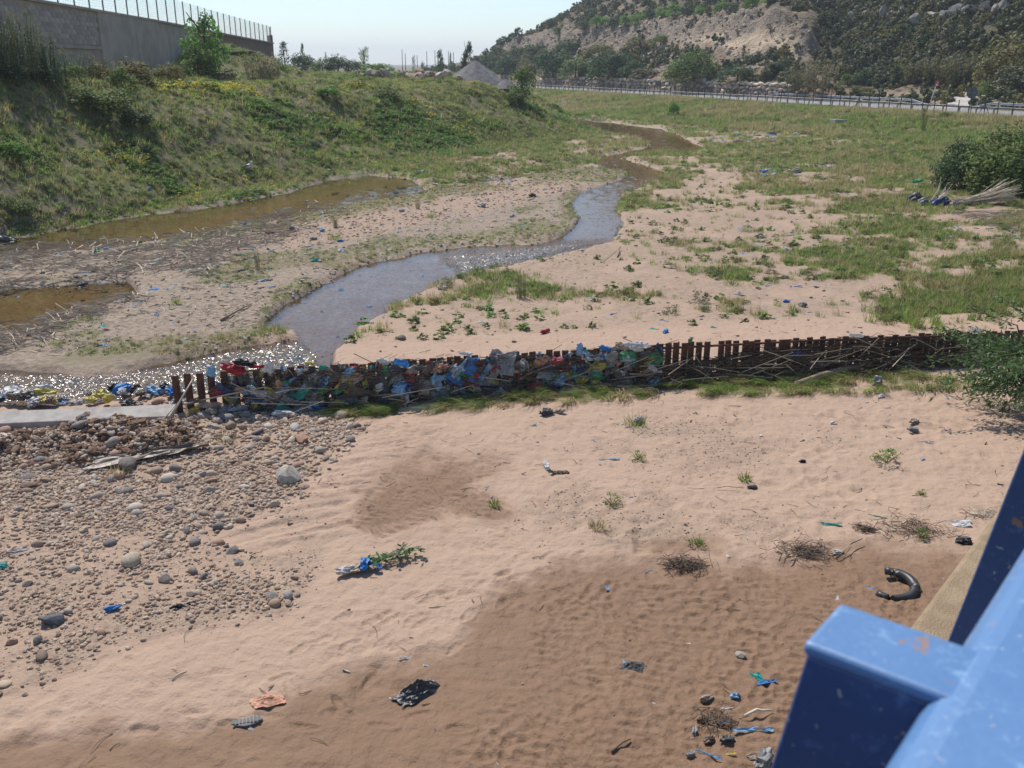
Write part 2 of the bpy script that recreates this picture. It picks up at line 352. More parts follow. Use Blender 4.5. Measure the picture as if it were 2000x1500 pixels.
def ground_material():
    m, t, p, N, L = nmat('river_bed')
    geo = N.new('ShaderNodeNewGeometry').outputs['Position']
    A = {k: nd(N, 'ShaderNodeAttribute', attribute_name=k).outputs['Fac'] for k in ('wet', 'gravel', 'veg', 'soil', 'clods', 'mud', 'far')}
    n1 = noise(N, L, geo, .9, 5); n2 = noise(N, L, geo, 7, 6, .65); n3 = noise(N, L, geo, 60, 4, .7); n4 = noise(N, L, geo, 2.6, 4)
    sand = mixc(N, L, n1, (.465, .32, .232), (.38, .262, .19)); sand = mixc(N, L, fac_ramp(N, L, n3, .3, .75), sand, (.42, .30, .215))
    sand = mixc(N, L, fac_ramp(N, L, n2, .60, .72), sand, (.30, .20, .135))
    wet = mixc(N, L, n4, (.255, .155, .092), (.20, .118, .07))
    wsm = N.new('ShaderNodeMath'); wsm.operation = 'MULTIPLY_ADD'; L.new(n4, wsm.inputs[0]); wsm.inputs[1].default_value = 1.0; wsm.inputs[2].default_value = -.5
    wad = N.new('ShaderNodeMath'); wad.operation = 'ADD'; L.new(A['wet'], wad.inputs[0]); L.new(wsm.outputs[0], wad.inputs[1])
    wf = fac_ramp(N, L, wad.outputs[0], .08, .95)
    col = mixc(N, L, wf, sand, wet)
    # grit between the stones
    vor = nd(N, 'ShaderNodeTexVoronoi', i_Scale=38.0); L.new(geo, vor.inputs['Vector'])
    grit = mixc(N, L, .55, (.30, .215, .155), vor.outputs['Color']); hsv = nd(N, 'ShaderNodeHueSaturation', i_Saturation=.14, i_Value=.46); L.new(grit, hsv.inputs['Color'])
    gritw = mixc(N, L, 1.0, hsv.outputs[0], (1.25, .92, .68), 'MULTIPLY'); gritc = mixc(N, L, fac_ramp(N, L, n2, .35, .6), gritw, (.37, .265, .19))
    col = mixc(N, L, A['gravel'], col, gritc)
    clod = mixc(N, L, n2, (.23, .135, .085), (.13, .078, .05)); col = mixc(N, L, A['clods'], col, clod)
    mud = mixc(N, L, fac_ramp(N, L, n2, .35, .65), (.19, .148, .11), (.34, .27, .205)); col = mixc(N, L, A['mud'], col, mud)
    soil = mixc(N, L, fac_ramp(N, L, n4, .3, .7), (.15, .125, .078), (.215, .175, .12)); soil = mixc(N, L, fac_ramp(N, L, n2, .45, .7), soil, (.095, .08, .05))
    col = mixc(N, L, A['soil'], col, soil)
    gv = mixc(N, L, n2, (.085, .10, .032), (.145, .14, .055)); vf = N.new('ShaderNodeMath'); vf.operation = 'MULTIPLY'; L.new(A['veg'], vf.inputs[0]); L.new(fac_ramp(N, L, n2, .25, .6), vf.inputs[1])
    col = mixc(N, L, vf.outputs[0], col, gv)
    farc = mixc(N, L, noise(N, L, geo, .05, 5), (.10, .11, .055), (.24, .19, .14)); col = mixc(N, L, A['far'], col, farc)
    L.new(col, p.inputs['Base Color'])
    rr = nd(N, 'ShaderNodeMapRange', i_3=.95, i_4=.62); L.new(wf, rr.inputs[0]); L.new(rr.outputs[0], p.inputs['Roughness']); p.inputs['Specular IOR Level'].default_value = .22
    b = nd(N, 'ShaderNodeBump', i_Strength=.55, i_Distance=.012); L.new(n3, b.inputs['Height'])
    b2 = nd(N, 'ShaderNodeBump', i_Strength=.8, i_Distance=.06); L.new(n2, b2.inputs['Height']); L.new(b.outputs[0], b2.inputs['Normal']); L.new(b2.outputs[0], p.inputs['Normal'])
    return m
def water_material():
    m, t, p, N, L = nmat('shallow_water'); N.remove(p)
    geo = N.new('ShaderNodeNewGeometry').outputs['Position']
    rf = nd(N, 'ShaderNodeAttribute', attribute_name='riffle').outputs['Fac']
    mp = nd(N, 'ShaderNodeMapping'); mp.inputs['Scale'].default_value = (1, .7, 1); L.new(geo, mp.inputs[0])
    def wob(scale, amp):
        n = N.new('ShaderNodeTexNoise'); n.inputs['Scale'].default_value = scale; n.inputs['Detail'].default_value = 3; L.new(mp.outputs[0], n.inputs['Vector'])
        a = N.new('ShaderNodeVectorMath'); a.operation = 'SUBTRACT'; L.new(n.outputs['Color'], a.inputs[0]); a.inputs[1].default_value = (.5, .5, .5)
        b = N.new('ShaderNodeVectorMath'); b.operation = 'MULTIPLY'; L.new(a.outputs[0], b.inputs[0]); b.inputs[1].default_value = (amp, amp, 0); return b.outputs[0]
    k1 = N.new('ShaderNodeVectorMath'); k1.operation = 'SCALE'; L.new(wob(17, 3.0), k1.inputs[0]); L.new(rf, k1.inputs['Scale'])
    k2 = N.new('ShaderNodeVectorMath'); k2.operation = 'ADD'; L.new(k1.outputs[0], k2.inputs[0]); L.new(wob(2.2, .10), k2.inputs[1])
    k3 = N.new('ShaderNodeVectorMath'); k3.operation = 'ADD'; L.new(k2.outputs[0], k3.inputs[0]); k3.inputs[1].default_value = (0, 0, 1)
    b2 = N.new('ShaderNodeVectorMath'); b2.operation = 'NORMALIZE'; L.new(k3.outputs[0], b2.inputs[0])
    fr = nd(N, 'ShaderNodeFresnel', i_IOR=1.5); L.new(b2.outputs[0], fr.inputs['Normal'])
    gl = nd(N, 'ShaderNodeBsdfGlossy'); gr = nd(N, 'ShaderNodeMapRange', i_3=.05, i_4=.21); L.new(rf, gr.inputs[0]); L.new(gr.outputs[0], gl.inputs['Roughness']); L.new(b2.outputs[0], gl.inputs['Normal'])
    tr = N.new('ShaderNodeBsdfTransparent'); tr.inputs[0].default_value = (.74, .66, .50, 1)
    mx = N.new('ShaderNodeMixShader'); L.new(fr.outputs[0], mx.inputs[0]); L.new(tr.outputs[0], mx.inputs[1]); L.new(gl.outputs[0], mx.inputs[2])
    L.new(mx.outputs[0], N['Material Output'].inputs[0]); return m
def hill_material():
    m, t, p, N, L = nmat('hillside_earth')
    geo = N.new('ShaderNodeNewGeometry').outputs['Position']; A = {k: nd(N, 'ShaderNodeAttribute', attribute_name=k).outputs['Fac'] for k in ('rock', 'pale', 'dark', 'brown')}
    n1 = noise(N, L, geo, .25, 5, .6); n2 = noise(N, L, geo, 1.3, 5, .65); n3 = noise(N, L, geo, 5, 4, .7)
    earth = mixc(N, L, fac_ramp(N, L, n1, .35, .65), (.36, .265, .185), (.25, .185, .13)); earth = mixc(N, L, fac_ramp(N, L, n2, .5, .62), earth, (.085, .085, .045))
    rock = mixc(N, L, fac_ramp(N, L, n3, .35, .62), (.37, .295, .225), (.17, .135, .105)); col = mixc(N, L, A['rock'], earth, rock)
    col = mixc(N, L, A['pale'], col, mixc(N, L, n2, (.56, .44, .31), (.44, .34, .24)))
    col = mixc(N, L, A['dark'], col, mixc(N, L, n2, (.085, .082, .045), (.16, .135, .09)))
    col = mixc(N, L, A['brown'], col, mixc(N, L, n3, (.085, .065, .055), (.125, .095, .08)))
    L.new(col, p.inputs['Base Color']); p.inputs['Roughness'].default_value = .95; p.inputs['Specular IOR Level'].default_value = .15
    b = nd(N, 'ShaderNodeBump', i_Strength=1.0, i_Distance=.7); L.new(n2, b.inputs['Height']); L.new(b.outputs[0], p.inputs['Normal']); return m
def stone_material():
    m, t, p, N, L = nmat('river_stone'); tc = N.new('ShaderNodeTexCoord').outputs['Object']
    r = N.new('ShaderNodeObjectInfo').outputs['Random']
    c = ramp(N, L, r, [(0, (.30, .24, .19)), (.12, (.42, .31, .22)), (.25, (.15, .135, .125)), (.36, (.52, .40, .29)), (.47, (.31, .20, .145)), (.58, (.42, .36, .30)), (.68, (.20, .165, .14)), (.78, (.54, .44, .32)), (.86, (.37, .22, .15)), (.93, (.50, .44, .37)), (1, (.31, .25, .20))], 'CONSTANT')
    c = mixc(N, L, fac_ramp(N, L, noise(N, L, tc, 3.5, 5, .65), .35, .7), c, (.46, .325, .225)); 
    hs = nd(N, 'ShaderNodeHueSaturation'); mr = nd(N, 'ShaderNodeMapRange', i_3=.8, i_4=1.2); L.new(noise(N, L, tc, 14, 3), mr.inputs[0]); L.new(mr.outputs[0], hs.inputs['Value']); L.new(c, hs.inputs['Color'])
    L.new(hs.outputs[0], p.inputs['Base Color']); p.inputs['Roughness'].default_value = .82; p.inputs['Specular IOR Level'].default_value = .3
    b = nd(N, 'ShaderNodeBump', i_Strength=.4, i_Distance=.06); L.new(noise(N, L, tc, 6, 5), b.inputs['Height']); L.new(b.outputs[0], p.inputs['Normal']); return m
def blue_material(name, a, b_, w_):
    m, t, p, N, L = nmat(name); tc = N.new('ShaderNodeNewGeometry').outputs['Position']
    c = mixc(N, L, noise(N, L, tc, 14, 5), a, b_)
    c = mixc(N, L, fac_ramp(N, L, noise(N, L, tc, 38, 5, .75), .54, .70), c, w_)
    c = mixc(N, L, fac_ramp(N, L, noise(N, L, tc, 75, 3, .65), .675, .71), c, (.42, .40, .36))
    c = mixc(N, L, fac_ramp(N, L, noise(N, L, tc, 17, 6, .75), .635, .67), c, (.30, .17, .10))
    L.new(c, p.inputs['Base Color']); p.inputs['Roughness'].default_value = .46; p.inputs['Specular IOR Level'].default_value = .9
    b = nd(N, 'ShaderNodeBump', i_Strength=.25, i_Distance=.003); L.new(noise(N, L, tc, 70, 4), b.inputs['Height']); L.new(b.outputs[0], p.inputs['Normal']); return m
M = {}
M['ground'] = ground_material(); M['water'] = water_material(); M['hill'] = hill_material(); M['stone'] = stone_material(); M['blue'] = blue_material('shaded_chipped_blue_paint', (.018, .058, .18), (.028, .078, .22), (.06, .14, .32)); M['bluelit'] = blue_material('sunlit_blue_paint', (.068, .165, .35), (.10, .215, .41), (.18, .32, .50))  # sun and shade put into the colour: lighter blue for tops, darker for posts
M['rust'] = plain('rusty_brown_steel', (.075, .035, .026), (.13, .06, .04), 9, .8, .3)
M['concrete'] = plain('grey_concrete', (.40, .37, .33), (.31, .28, .25), 5, .9, .4, 60)
M['tanconc'] = plain('tan_concrete', (.36, .27, .17), (.29, .21, .13), 12, .95, .6, 160)
M['wall'] = plain('weathered_render', (.47, .40, .33), (.37, .32, .265), .8, .95, .3, 6)
M['block'] = plain('cement_block', (.45, .385, .32), (.38, .33, .28), 1.2, .95, .3, 8, rand=1, rr=(.85, 1.15))
M['asphalt'] = plain('worn_asphalt', (.29, .28, .27), (.24, .235, .23), 1.5, .9, .2)
M['paint'] = plain('white_line_paint', (.7, .7, .68), (.55, .55, .53), 5, .7)
M['galv'] = plain('galvanised_steel', (.42, .43, .44), (.33, .34, .36), 4, .6, metal=.2)
M['darkmetal'] = plain('dark_fence_metal', (.035, .042, .042), (.06, .065, .065), 4, .6)
M['railback'] = plain('weathered_guardrail_steel', (.36, .32, .29), (.27, .24, .22), 3, .6, metal=.2)
M['bark'] = plain('bark', (.12, .09, .065), (.07, .055, .04), 6, .95, .5, 20)
M['driftwood'] = plain('driftwood', (.30, .22, .155), (.20, .145, .10), 7, .9, .4, 30)
M['cane'] = plain('dry_cane', (.56, .47, .36), (.40, .33, .25), 3, .85, rand=2, rr=(.75, 1.35))
M['straw'] = plain('pale_straw', (.50, .42, .32), (.33, .27, .205), 3, .9, rand=2)
M['twig'] = plain('dark_twig', (.15, .105, .075), (.09, .065, .05), 3, .9, rand=2)
M['gravelpile'] = plain('grey_gravel', (.19, .18, .175), (.135, .13, .125), 3, .95, .8, 9, co='Object')
G = {
 'dark': leafmat('dark_leaves', (0.054, 0.098, 0.039), (0.086, 0.131, 0.051)), 'mid': leafmat('green_leaves', (0.118, 0.180, 0.052), (0.186, 0.226, 0.071)),
 'olive': leafmat('olive_leaves', (0.160, 0.160, 0.061), (0.243, 0.206, 0.079)), 'lush': leafmat('lush_leaves', (0.122, 0.253, 0.047), (0.187, 0.309, 0.066)),
 'pine': leafmat('pine_needles', (0.060, 0.111, 0.047), (0.101, 0.144, 0.060), .15), 'scrub': leafmat('scrub_leaves', (0.098, 0.115, 0.057), (0.175, 0.168, 0.088), .2),
 'grass': leafmat('fresh_grass', (0.213, 0.302, 0.071), (0.283, 0.333, 0.101), .58), 'dry': leafmat('dry_grass', (0.432, 0.360, 0.180), (0.300, 0.258, 0.126), .5),
 'yellow': leafmat('yellow_blossom', (0.715, 0.601, 0.051), (0.486, 0.443, 0.043), .3), 'reed': leafmat('reed_leaves', (0.156, 0.169, 0.072), (0.260, 0.227, 0.111), .3),
 'reedgreen': leafmat('green_reed_leaves', (0.070, 0.133, 0.047), (0.125, 0.180, 0.070), .3), 'tan': leafmat('dry_reed', (0.325, 0.267, 0.156), (0.247, 0.208, 0.117), .3),
 'purple': leafmat('bare_twigs', (0.098, 0.078, 0.068), (0.130, 0.104, 0.088), .1), 'oleander': leafmat('oleander_leaves', (0.070, 0.137, 0.050), (0.118, 0.180, 0.066), .3, 3),
}
def plast(name, c, rough=.42, trans=.22): return plain(name, c, tuple(x * .78 for x in c), 7, rough, .3, 30, spec=.45, trans=trans)
PC = {'white': (.70, .69, .67), 'grey': (.34, .33, .32), 'black': (.012, .012, .014), 'blue': (.05, .25, .62), 'lightblue': (.28, .50, .72), 'navy': (.03, .06, .20), 'teal': (.03, .42, .36), 'green': (.06, .36, .14),
      'yellow': (.62, .52, .12), 'red': (.42, .03, .04), 'brown': (.17, .12, .085), 'beige': (.47, .38, .29), 'pink': (.55, .22, .26), 'orange': (.62, .33, .20), 'darkgrey': (.10, .095, .09)}
for k, c in PC.items():
    M['m_' + k] = plain('muddy_' + k + '_plastic', tuple(.9 * q + .02 for q in c), tuple(.45 * q + .07 for q in c), 5, .6, .4, 30, spec=.3, trans=.12)   # flood-soiled
for k, c in PC.items(): M['p_' + k] = plast(k + '_plastic', c, .42, .22 if k not in ('black', 'brown', 'darkgrey', 'navy') else .05)

# ------------------------------------------------------------------ ground sheet
py = np.concatenate([np.linspace(1720, 232, 600), np.linspace(230, 168, 60), 125 + np.exp(np.linspace(math.log(42), math.log(2.6), 40))])
v = (750 - py) / F; Yr = H * (CT + v * ST) / (ST - v * CT); nc = 960
uu = np.linspace(-1, 1, nc); uu = (uu * .78 + .22 * uu ** 3) * .95
YY = np.repeat(Yr[:, None], nc, 1); XX = YY * uu[None]
ZZ = ground_z(XX.ravel(), YY.ravel()).reshape(XX.shape)
gm = mesh_np('ground', np.stack([XX, YY, ZZ], -1).reshape(-1, 3), grid_faces(len(Yr), nc), True)
X, Y = XX.ravel(), YY.ravel(); dl = dleft(X, Y); s_, d_ = rcoord(X, Y)
def veg_density(X, Y):
    """0..1 cover of living plants on the river bed and its banks"""
    dl = dleft(X, Y); s, d = rcoord(X, Y); px, pyy = proj(X, Y, 0)
    n = fbm(X * .35, Y * .35, 4, 61); n2 = fbm(X * 1.2, Y * 1.2, 3, 62)
    plain_ = sst(21.5, 24, Y - .22 * X) * sst(.40, .66, .5 * n + .5 * n2 + .11 * sst(460, 300, pyy) + .07 * sst(1500, 1900, px) - .035)
    plain_ = plain_ * (1 - .93 * sst(-12, 14, zone('silt', X, Y, 9)))
    plain_ = np.maximum(plain_, sst(-10, 20, zone('sheep', X, Y, 6)))
    isl = zone('island', X, Y, 3); edge = .8 * sst(-3, 4, isl) * sst(34, 8, isl)
    edge = edge * sst(.38, .55, n + .1) * sst(0, 60, px - 1.0 * (700 - pyy) - 60)
    inner = sst(0, 20, isl) * sst(.54, .68, n) * .5 * (1 - sst(-5, 10, zone('bar', X, Y, 4))) * (1 - sst(-5, 10, zone('cane', X, Y, 4)))
    r = np.where(isl > -3, np.maximum(edge, inner), plain_)
    bankL = sst(-3.4, .5, dl) * np.clip(sst(.34, .56, .6 * n + .4 * n2 + .06), .25, 1)
    r = np.where(dl > -3.0, np.maximum(bankL, 0), r)
    bankR = sst(-21, -13, d) * np.clip(sst(.3, .55, n), .45, 1); r = np.where((d > -21) & (dl < 0), np.maximum(r, bankR), r)
    wz = np.where(Y < 135, zone('water', X, Y, 4), -50); r = r * sst(1, -5, wz)
    return np.where(Y < 21 + .22 * X, 0, r) * np.where((d > -.2) & (d < 8), 0, 1)
vd = veg_density(X, Y)
attr(gm, 'veg', vd * sst(-6, -24, np.where((Y < 40) & (Y > 17), zone('water', X, Y, 4), -50))); attr(gm, 'wet', np.maximum(sst(-45, 60, zone('wet', X, Y, 9)) * (Y < 22), sst(-14, 2, np.where(Y < 135, zone('water', X, Y, 4), -50)) * .8))
attr(gm, 'gravel', np.maximum.reduce([sst(-15, 25, zone('gravel', X, Y, 10)) * (.5 + .5 * sst(.3, .6, fbm(X * .9, Y * .9, 3, 71))), .75 * sst(-8, 20, zone('finegrav', X, Y, 14)) * sst(.42, .6, fbm(X * 1.2, Y * 1.2, 3, 72)), .9 * sst(-4, 6, zone('bar', X, Y, 4)) * (Y < 120), .8 * sst(-8, 6, zone('riffle', X, Y, 4)), sst(21.0, 22.5, Y - .22 * X) * np.clip(.38 + sst(.36, .56, .6 * fbm(X * .5, Y * .5, 3, 73) + .4 * fbm(X * 2, Y * 2, 3, 74)), 0, 1) * (dl < 0)]))
attr(gm, 'clods', sst(-8, 18, zone('clods', X, Y, 10)))
attr(gm, 'mud', np.maximum(np.maximum(sst(-2, 10, zone('island', X, Y, 3)), sst(-26, -8, np.where(Y < 135, zone('water', X, Y, 6), -50)) * sst(-3, -1.5, dl - 2) * (dl > -4)) * .85 * (1 - sst(-5, 8, zone('bar', X, Y, 4))), .55 * sst(-4, 3, np.where(Y < 135, zone('water', X, Y, 4), -50)) * sst(5, 12, X * -1 + 6)))
attr(gm, 'soil', np.clip(sst(-4.2, -2.4, dl) + sst(-20, -13, d_) * .8, 0, 1)); attr(gm, 'far', sst(120, 190, Y) * np.where(dl > 0, 1, 1))
tag(obj('ground', gm, M['ground']), 'sandy river bed with grassy banks', kind='structure')

# ------------------------------------------------------------------ water
wy = np.concatenate([np.linspace(16.0, 30, 90), np.linspace(30.3, 140, 150)]); wu = np.linspace(-.9, .5, 170)
WY = np.repeat(wy[:, None], len(wu), 1); WX = WY * wu[None]
lim = 16.45 + .227 * (WX + 6.1); WYc = np.maximum(WY, np.maximum(lim, 16.7))
wm = mesh_np('stream', np.stack([WX, WYc, np.zeros_like(WX)], -1).reshape(-1, 3), grid_faces(len(wy), len(wu)), True)
bad = None
rf = sst(-6, 10, zone('riffle', WX.ravel(), WYc.ravel(), 4)); sm = sst(-2, 8, zone('water', WX.ravel(), WYc.ravel(), 0)) 
attr(wm, 'riffle', np.clip(rf + .07 * (WX.ravel() > -6.5 - .05 * WYc.ravel()) * sst(70, 40, WYc.ravel()) * (WX.ravel() > -.30 * WYc.ravel()), 0, 1))
tag(obj('stream', wm, M['water']), 'shallow stream and brown pools between gravel bars', kind='structure')

# ------------------------------------------------------------------ hillside across the road
sv = np.concatenate([np.arange(-110, -10, 2.5), np.arange(-10, 300, .62)]); dv = np.concatenate([np.arange(8.95, 40, .42), np.arange(40, 122, 1.3)])
SS, DD = np.meshgrid(sv, dv); hz, lf = hill_z(SS, DD); hx, hy = rpos(SS, DD)
hz = hz - .6 * (DD < 9.2)
hm = mesh_np('hillside', np.stack([hx, hy, hz], -1).reshape(-1, 3), grid_faces(len(dv), len(sv)), True)
hn = fbm(SS * .1, DD * .12, 3, 81)
dw = DD + (fbm(SS * .06, DD * .02, 2, 52) - .5) * 5 * sst(12, 20, DD)
attr(hm, 'rock', lf * sst(23.0, 24.5, dw) * sst(29, 28, dw) + lf * .6 * sst(.5, .62, fbm(SS * .2, DD * .2, 3, 82)))
attr(hm, 'pale', np.clip(lf * sst(22.2, 23.3, dw) * sst(25.6, 24.3, dw) * sst(110, 84, SS) * sst(.35, .5, hn + .1) + .75 * lf * sst(20, 21.5, dw) * sst(23.5, 22.5, dw) * sst(90, 70, SS), 0, 1))
hill_dark = np.clip((1 - lf) * sst(20, 24, DD) + lf * sst(9, 12, DD) * sst(20, 17, dw) * sst(95, 105, SS) + lf * .7 * sst(29, 33, DD) * sst(.45, .6, hn), 0, 1)
attr(hm, 'dark', hill_dark)
hpx, hpy = proj(hx, hy, hz)
attr(hm, 'brown', (1 - lf) * sst(-8, 4, 30 - SS) * sst(24, 27, DD) * sst(44, 36, DD - (10 - SS) * .1))
tag(obj('hillside', hm, M['hill']), 'scrubby hillside with a rock cutting above the road', kind='structure')

# ------------------------------------------------------------------ road
def strip(name, s0, s1, d0, d1, z, mt, n=60, parent=None):
    s = np.linspace(s0, s1, n); a = np.stack([*rpos(s, d0), np.full(n, z)], -1); b = np.stack([*rpos(s, d1), np.full(n, z)], -1)
    return obj(name, mesh_np(name, np.concatenate([a, b]), [(i + n, i + n + 1, i + 1, i) for i in range(n - 1)]), mt, parent)
road = tag(strip('road', -90, 260, .5, 8.6, 1.82, M['asphalt']), 'two-lane road along the foot of the hill', kind='structure')
strip('edge_line', -90, 260, .9, 1.05, 1.824, M['paint'], parent=road); strip('edge_line', -90, 260, 7.9, 8.05, 1.824, M['paint'], parent=road)
# side road climbing away from the junction
sr = [hit(1850, 204), hit(1905, 184), hit(1925, 172), hit(1990, 160)]
def ribbon(name, ctr, wid, z, mt):
    V = []; Fq = []
    for i, c in enumerate(ctr):
        a = Vector(ctr[max(i - 1, 0)]); b = Vector(ctr[min(i + 1, len(ctr) - 1)]); t = (b - a); t.z = 0; t.normalize(); n = Vector((-t.y, t.x, 0)) * wid / 2
        c = Vector(c) + Vector((0, 0, z)); V += [c - n, c + n]
        if i: Fq.append((2 * i - 2, 2 * i - 1, 2 * i + 1, 2 * i))
    m = bpy.data.meshes.new(name); m.from_pydata([tuple(q) for q in V], [], Fq); return obj(name, m, mt)
S0 = 0.0; c0 = rpos(3.0, 8.2); c1 = rpos(1.5, 12); c2 = rpos(-2, 18); c3 = rpos(-8, 24)
def hzz(p, up): 
    s, d = rcoord(*p); return (p[0], p[1], max(float(hill_z(np.array([s]), np.array([d]))[0][0]), 2.6) + up)
sp = []
for i in range(13):
    t = i / 12; d = 8.0 + 18 * t; ss = 17.2 + 12.4 * t; p = rpos(ss, d); sp.append((p[0], p[1], 1.83 if d < 9.5 else 1.7 + .085 * (d - 9) + .14))
tag(ribbon('side_road', sp, 5.0, 0, M['tanconc'] if False else plain('pale_track', (.50, .45, .40), (.42, .37, .33), 2, .9)), 'pale side road climbing from the junction', kind='structure')

# ------------------------------------------------------------------ bridge: deck edge, splayed posts and top rail (foreground, blue)
BU = Vector((.634, .774, 0)).normalized(); BN = Vector((-BU.y, BU.x, 0))     # along the bridge, outwards over the river
BP = Vector((.269, .581, 0)); BS = BP.dot(BU)
def bp(s, o, z): return BP + BU * (s - BS) + BN * o + Vector((0, 0, z))
def quad_beam(name, prof, s0, s1, mt, parent=None, bevel=.0, seg=3):
    b = B(); n = len(prof); V = [bp(s0, o, z) for o, z in prof] + [bp(s1, o, z) for o, z in prof]
    b.add(V, [tuple(range(n)), tuple(range(2 * n - 1, n - 1, -1))] + [(i, i + n, (i + 1) % n + n, (i + 1) % n) for i in range(n)])
    o = obj(name, b.mesh(name), mt, parent)
    if bevel: m = o.modifiers.new('bevel', 'BEVEL'); m.width = bevel; m.segments = seg; m.limit_method = 'ANGLE'
    return o
deck = tag(quad_beam('bridge_deck', [(.477, 4.6), (-3.2, 4.6), (-3.2, 4.0), (.477, 4.0)], -6, 16, M['tanconc'], bevel=.02), 'tan concrete deck edge of the bridge below the railing', 'bridge')
quad_beam('roadway', [(.0, 4.604), (-3.1, 4.604), (-3.1, 4.5), (.0, 4.5)], -6, 16, plain('dark_asphalt', (.05, .05, .05), (.04, .04, .04), 5, .9), deck)
rail = thing('bridge_railing', 'thick blue painted bridge railing with splayed flat posts', 'railing', tuple(bp(.75, 0, 4.6)))
def rp(o):
    o.parent = rail; o.matrix_parent_inverse = Matrix.Translation(rail.location).inverted(); return o
ro = rp(quad_beam('top_rail', [(.0, 5.7), (-.2, 5.71), (-.2, 5.56), (.0, 5.56)], -3, 9, M['bluelit'], bevel=.035, seg=5));  # sunlight on the rail is painted in by the lighter blue
for k in range(-2, 8):
    s0 = .75 + 1.05 * k
    ps = rp(quad_beam('post', [(.104, 5.686), (-.03, 5.686), (-.03, 4.6), (.28, 4.6)], s0, s0 + .083, M['blue'], bevel=.006, seg=3)); quad_beam('post_cap', [(.107, 5.698), (-.03, 5.698), (-.03, 5.684), (.107, 5.684)], s0 - .004, s0 + .087, M['bluelit'], parent=ps, bevel=.006, seg=3)  # cap painted in the sunlit tone, post in the shaded tone
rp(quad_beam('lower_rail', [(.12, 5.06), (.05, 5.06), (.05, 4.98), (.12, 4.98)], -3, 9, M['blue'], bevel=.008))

# ------------------------------------------------------------------ shared small meshes
def ico(sub):
    import bmesh
    bm = bmesh.new(); bmesh.ops.create_icosphere(bm, subdivisions=sub, radius=1); v = np.array([q.co[:] for q in bm.verts]); f = np.array([[q.index for q in p.verts] for p in bm.faces]); bm.free(); return v, f
ICO = {k: ico(k) for k in (1, 2, 3, 4)}
def n3(p, f, s): return (vn(p[:, 0] * f + 11, p[:, 1] * f + p[:, 2] * f * .7, s) + vn(p[:, 1] * f - 7, p[:, 2] * f + p[:, 0] * f * .6, s + 3) + vn(p[:, 2] * f + 3, p[:, 0] * f - p[:, 1] * f * .5, s + 6)) / 3
def r3(p, f, s): return (np.abs(2 * vn(p[:, 0] * f + 11, p[:, 1] * f + p[:, 2] * f * .7, s) - 1) + np.abs(2 * vn(p[:, 1] * f - 7, p[:, 2] * f + p[:, 0] * f * .6, s + 3) - 1)) / 2
def stone_mesh(i, sub=2, ang=False):
    v, f = ICO[sub]; r = np.random.default_rng(900 + i); p = v * (1 + .55 * (n3(v, 1.1, i * 9) - .5)[:, None])
    if ang:
        for _ in range(7):
            n = r.normal(size=3); n /= np.linalg.norm(n); h = r.uniform(.55, .8); k = np.maximum(p @ n - h, 0); p = p - k[:, None] * n
    p = p * np.array([1, r.uniform(.5, .95), r.uniform(.35, .75)]); p[:, 2] = np.where(p[:, 2] < 0, p[:, 2] * .7, p[:, 2])
    m = mesh_np('stone', p, f, not ang); m.materials.append(M['stone']); return m
STONES = [stone_mesh(i) for i in range(7)] + [stone_mesh(7 + i, 2, True) for i in range(3)]; ASTONES = [stone_mesh(50 + i, 2, True) for i in range(8)]; PEB = [stone_mesh(80 + i, 1) for i in range(5)] + [stone_mesh(90 + i, 1, True) for i in range(5)]
def bag_mesh(i, sub=3):
    v, f = ICO[sub]; r = np.random.default_rng(300 + i)
    p = v * (1 + .7 * (n3(v, 1.3, 70 + i * 11) - .5) - .85 * r3(v, 2.4, 71 + i * 11) - .38 * r3(v, 5.2, 74 + i) + .3 * (n3(v, 9, 77 + i) - .5) + .2)[:, None]
    p = p * np.array([1, r.uniform(.5, .8), r.uniform(.35, .6)]); m = mesh_np('bag', p * .55, f, False); m.materials.append(M['p_white']); return m
BAGS = [bag_mesh(i) for i in range(8)]
def rag_mesh(i, n=16, asp=.6):
    r = np.random.default_rng(400 + i); u, v = np.meshgrid(np.linspace(-.5, .5, n), np.linspace(-.5, .5, n)); u = u.ravel(); v = v.ravel()
    a = np.arctan2(v, u); k = 1 + .5 * (vn(a * 1.3 + 9, a * 0 + i, 11) - .5)
    x = u * k + .16 * (fbm(u * 4, v * 4, 2, i + 20) - .5); y = v * asp * k + .16 * (fbm(u * 4, v * 4, 2, i + 40) - .5)
    z = .30 * np.abs(fbm(u * 3.5 + i, v * 3.5, 3, i) - .5) * 2 + .12 * ridge(u * 6, v * 3, 2, i + 60); z = z - z.min()
    m = mesh_np('rag', np.stack([x, y, z * .75], -1), grid_faces(n, n), False); m.materials.append(M['p_white']); return m
RAGS = [rag_mesh(i, 16, (.6, .35, .8, .22, .5, .3)[i % 6]) for i in range(9)]

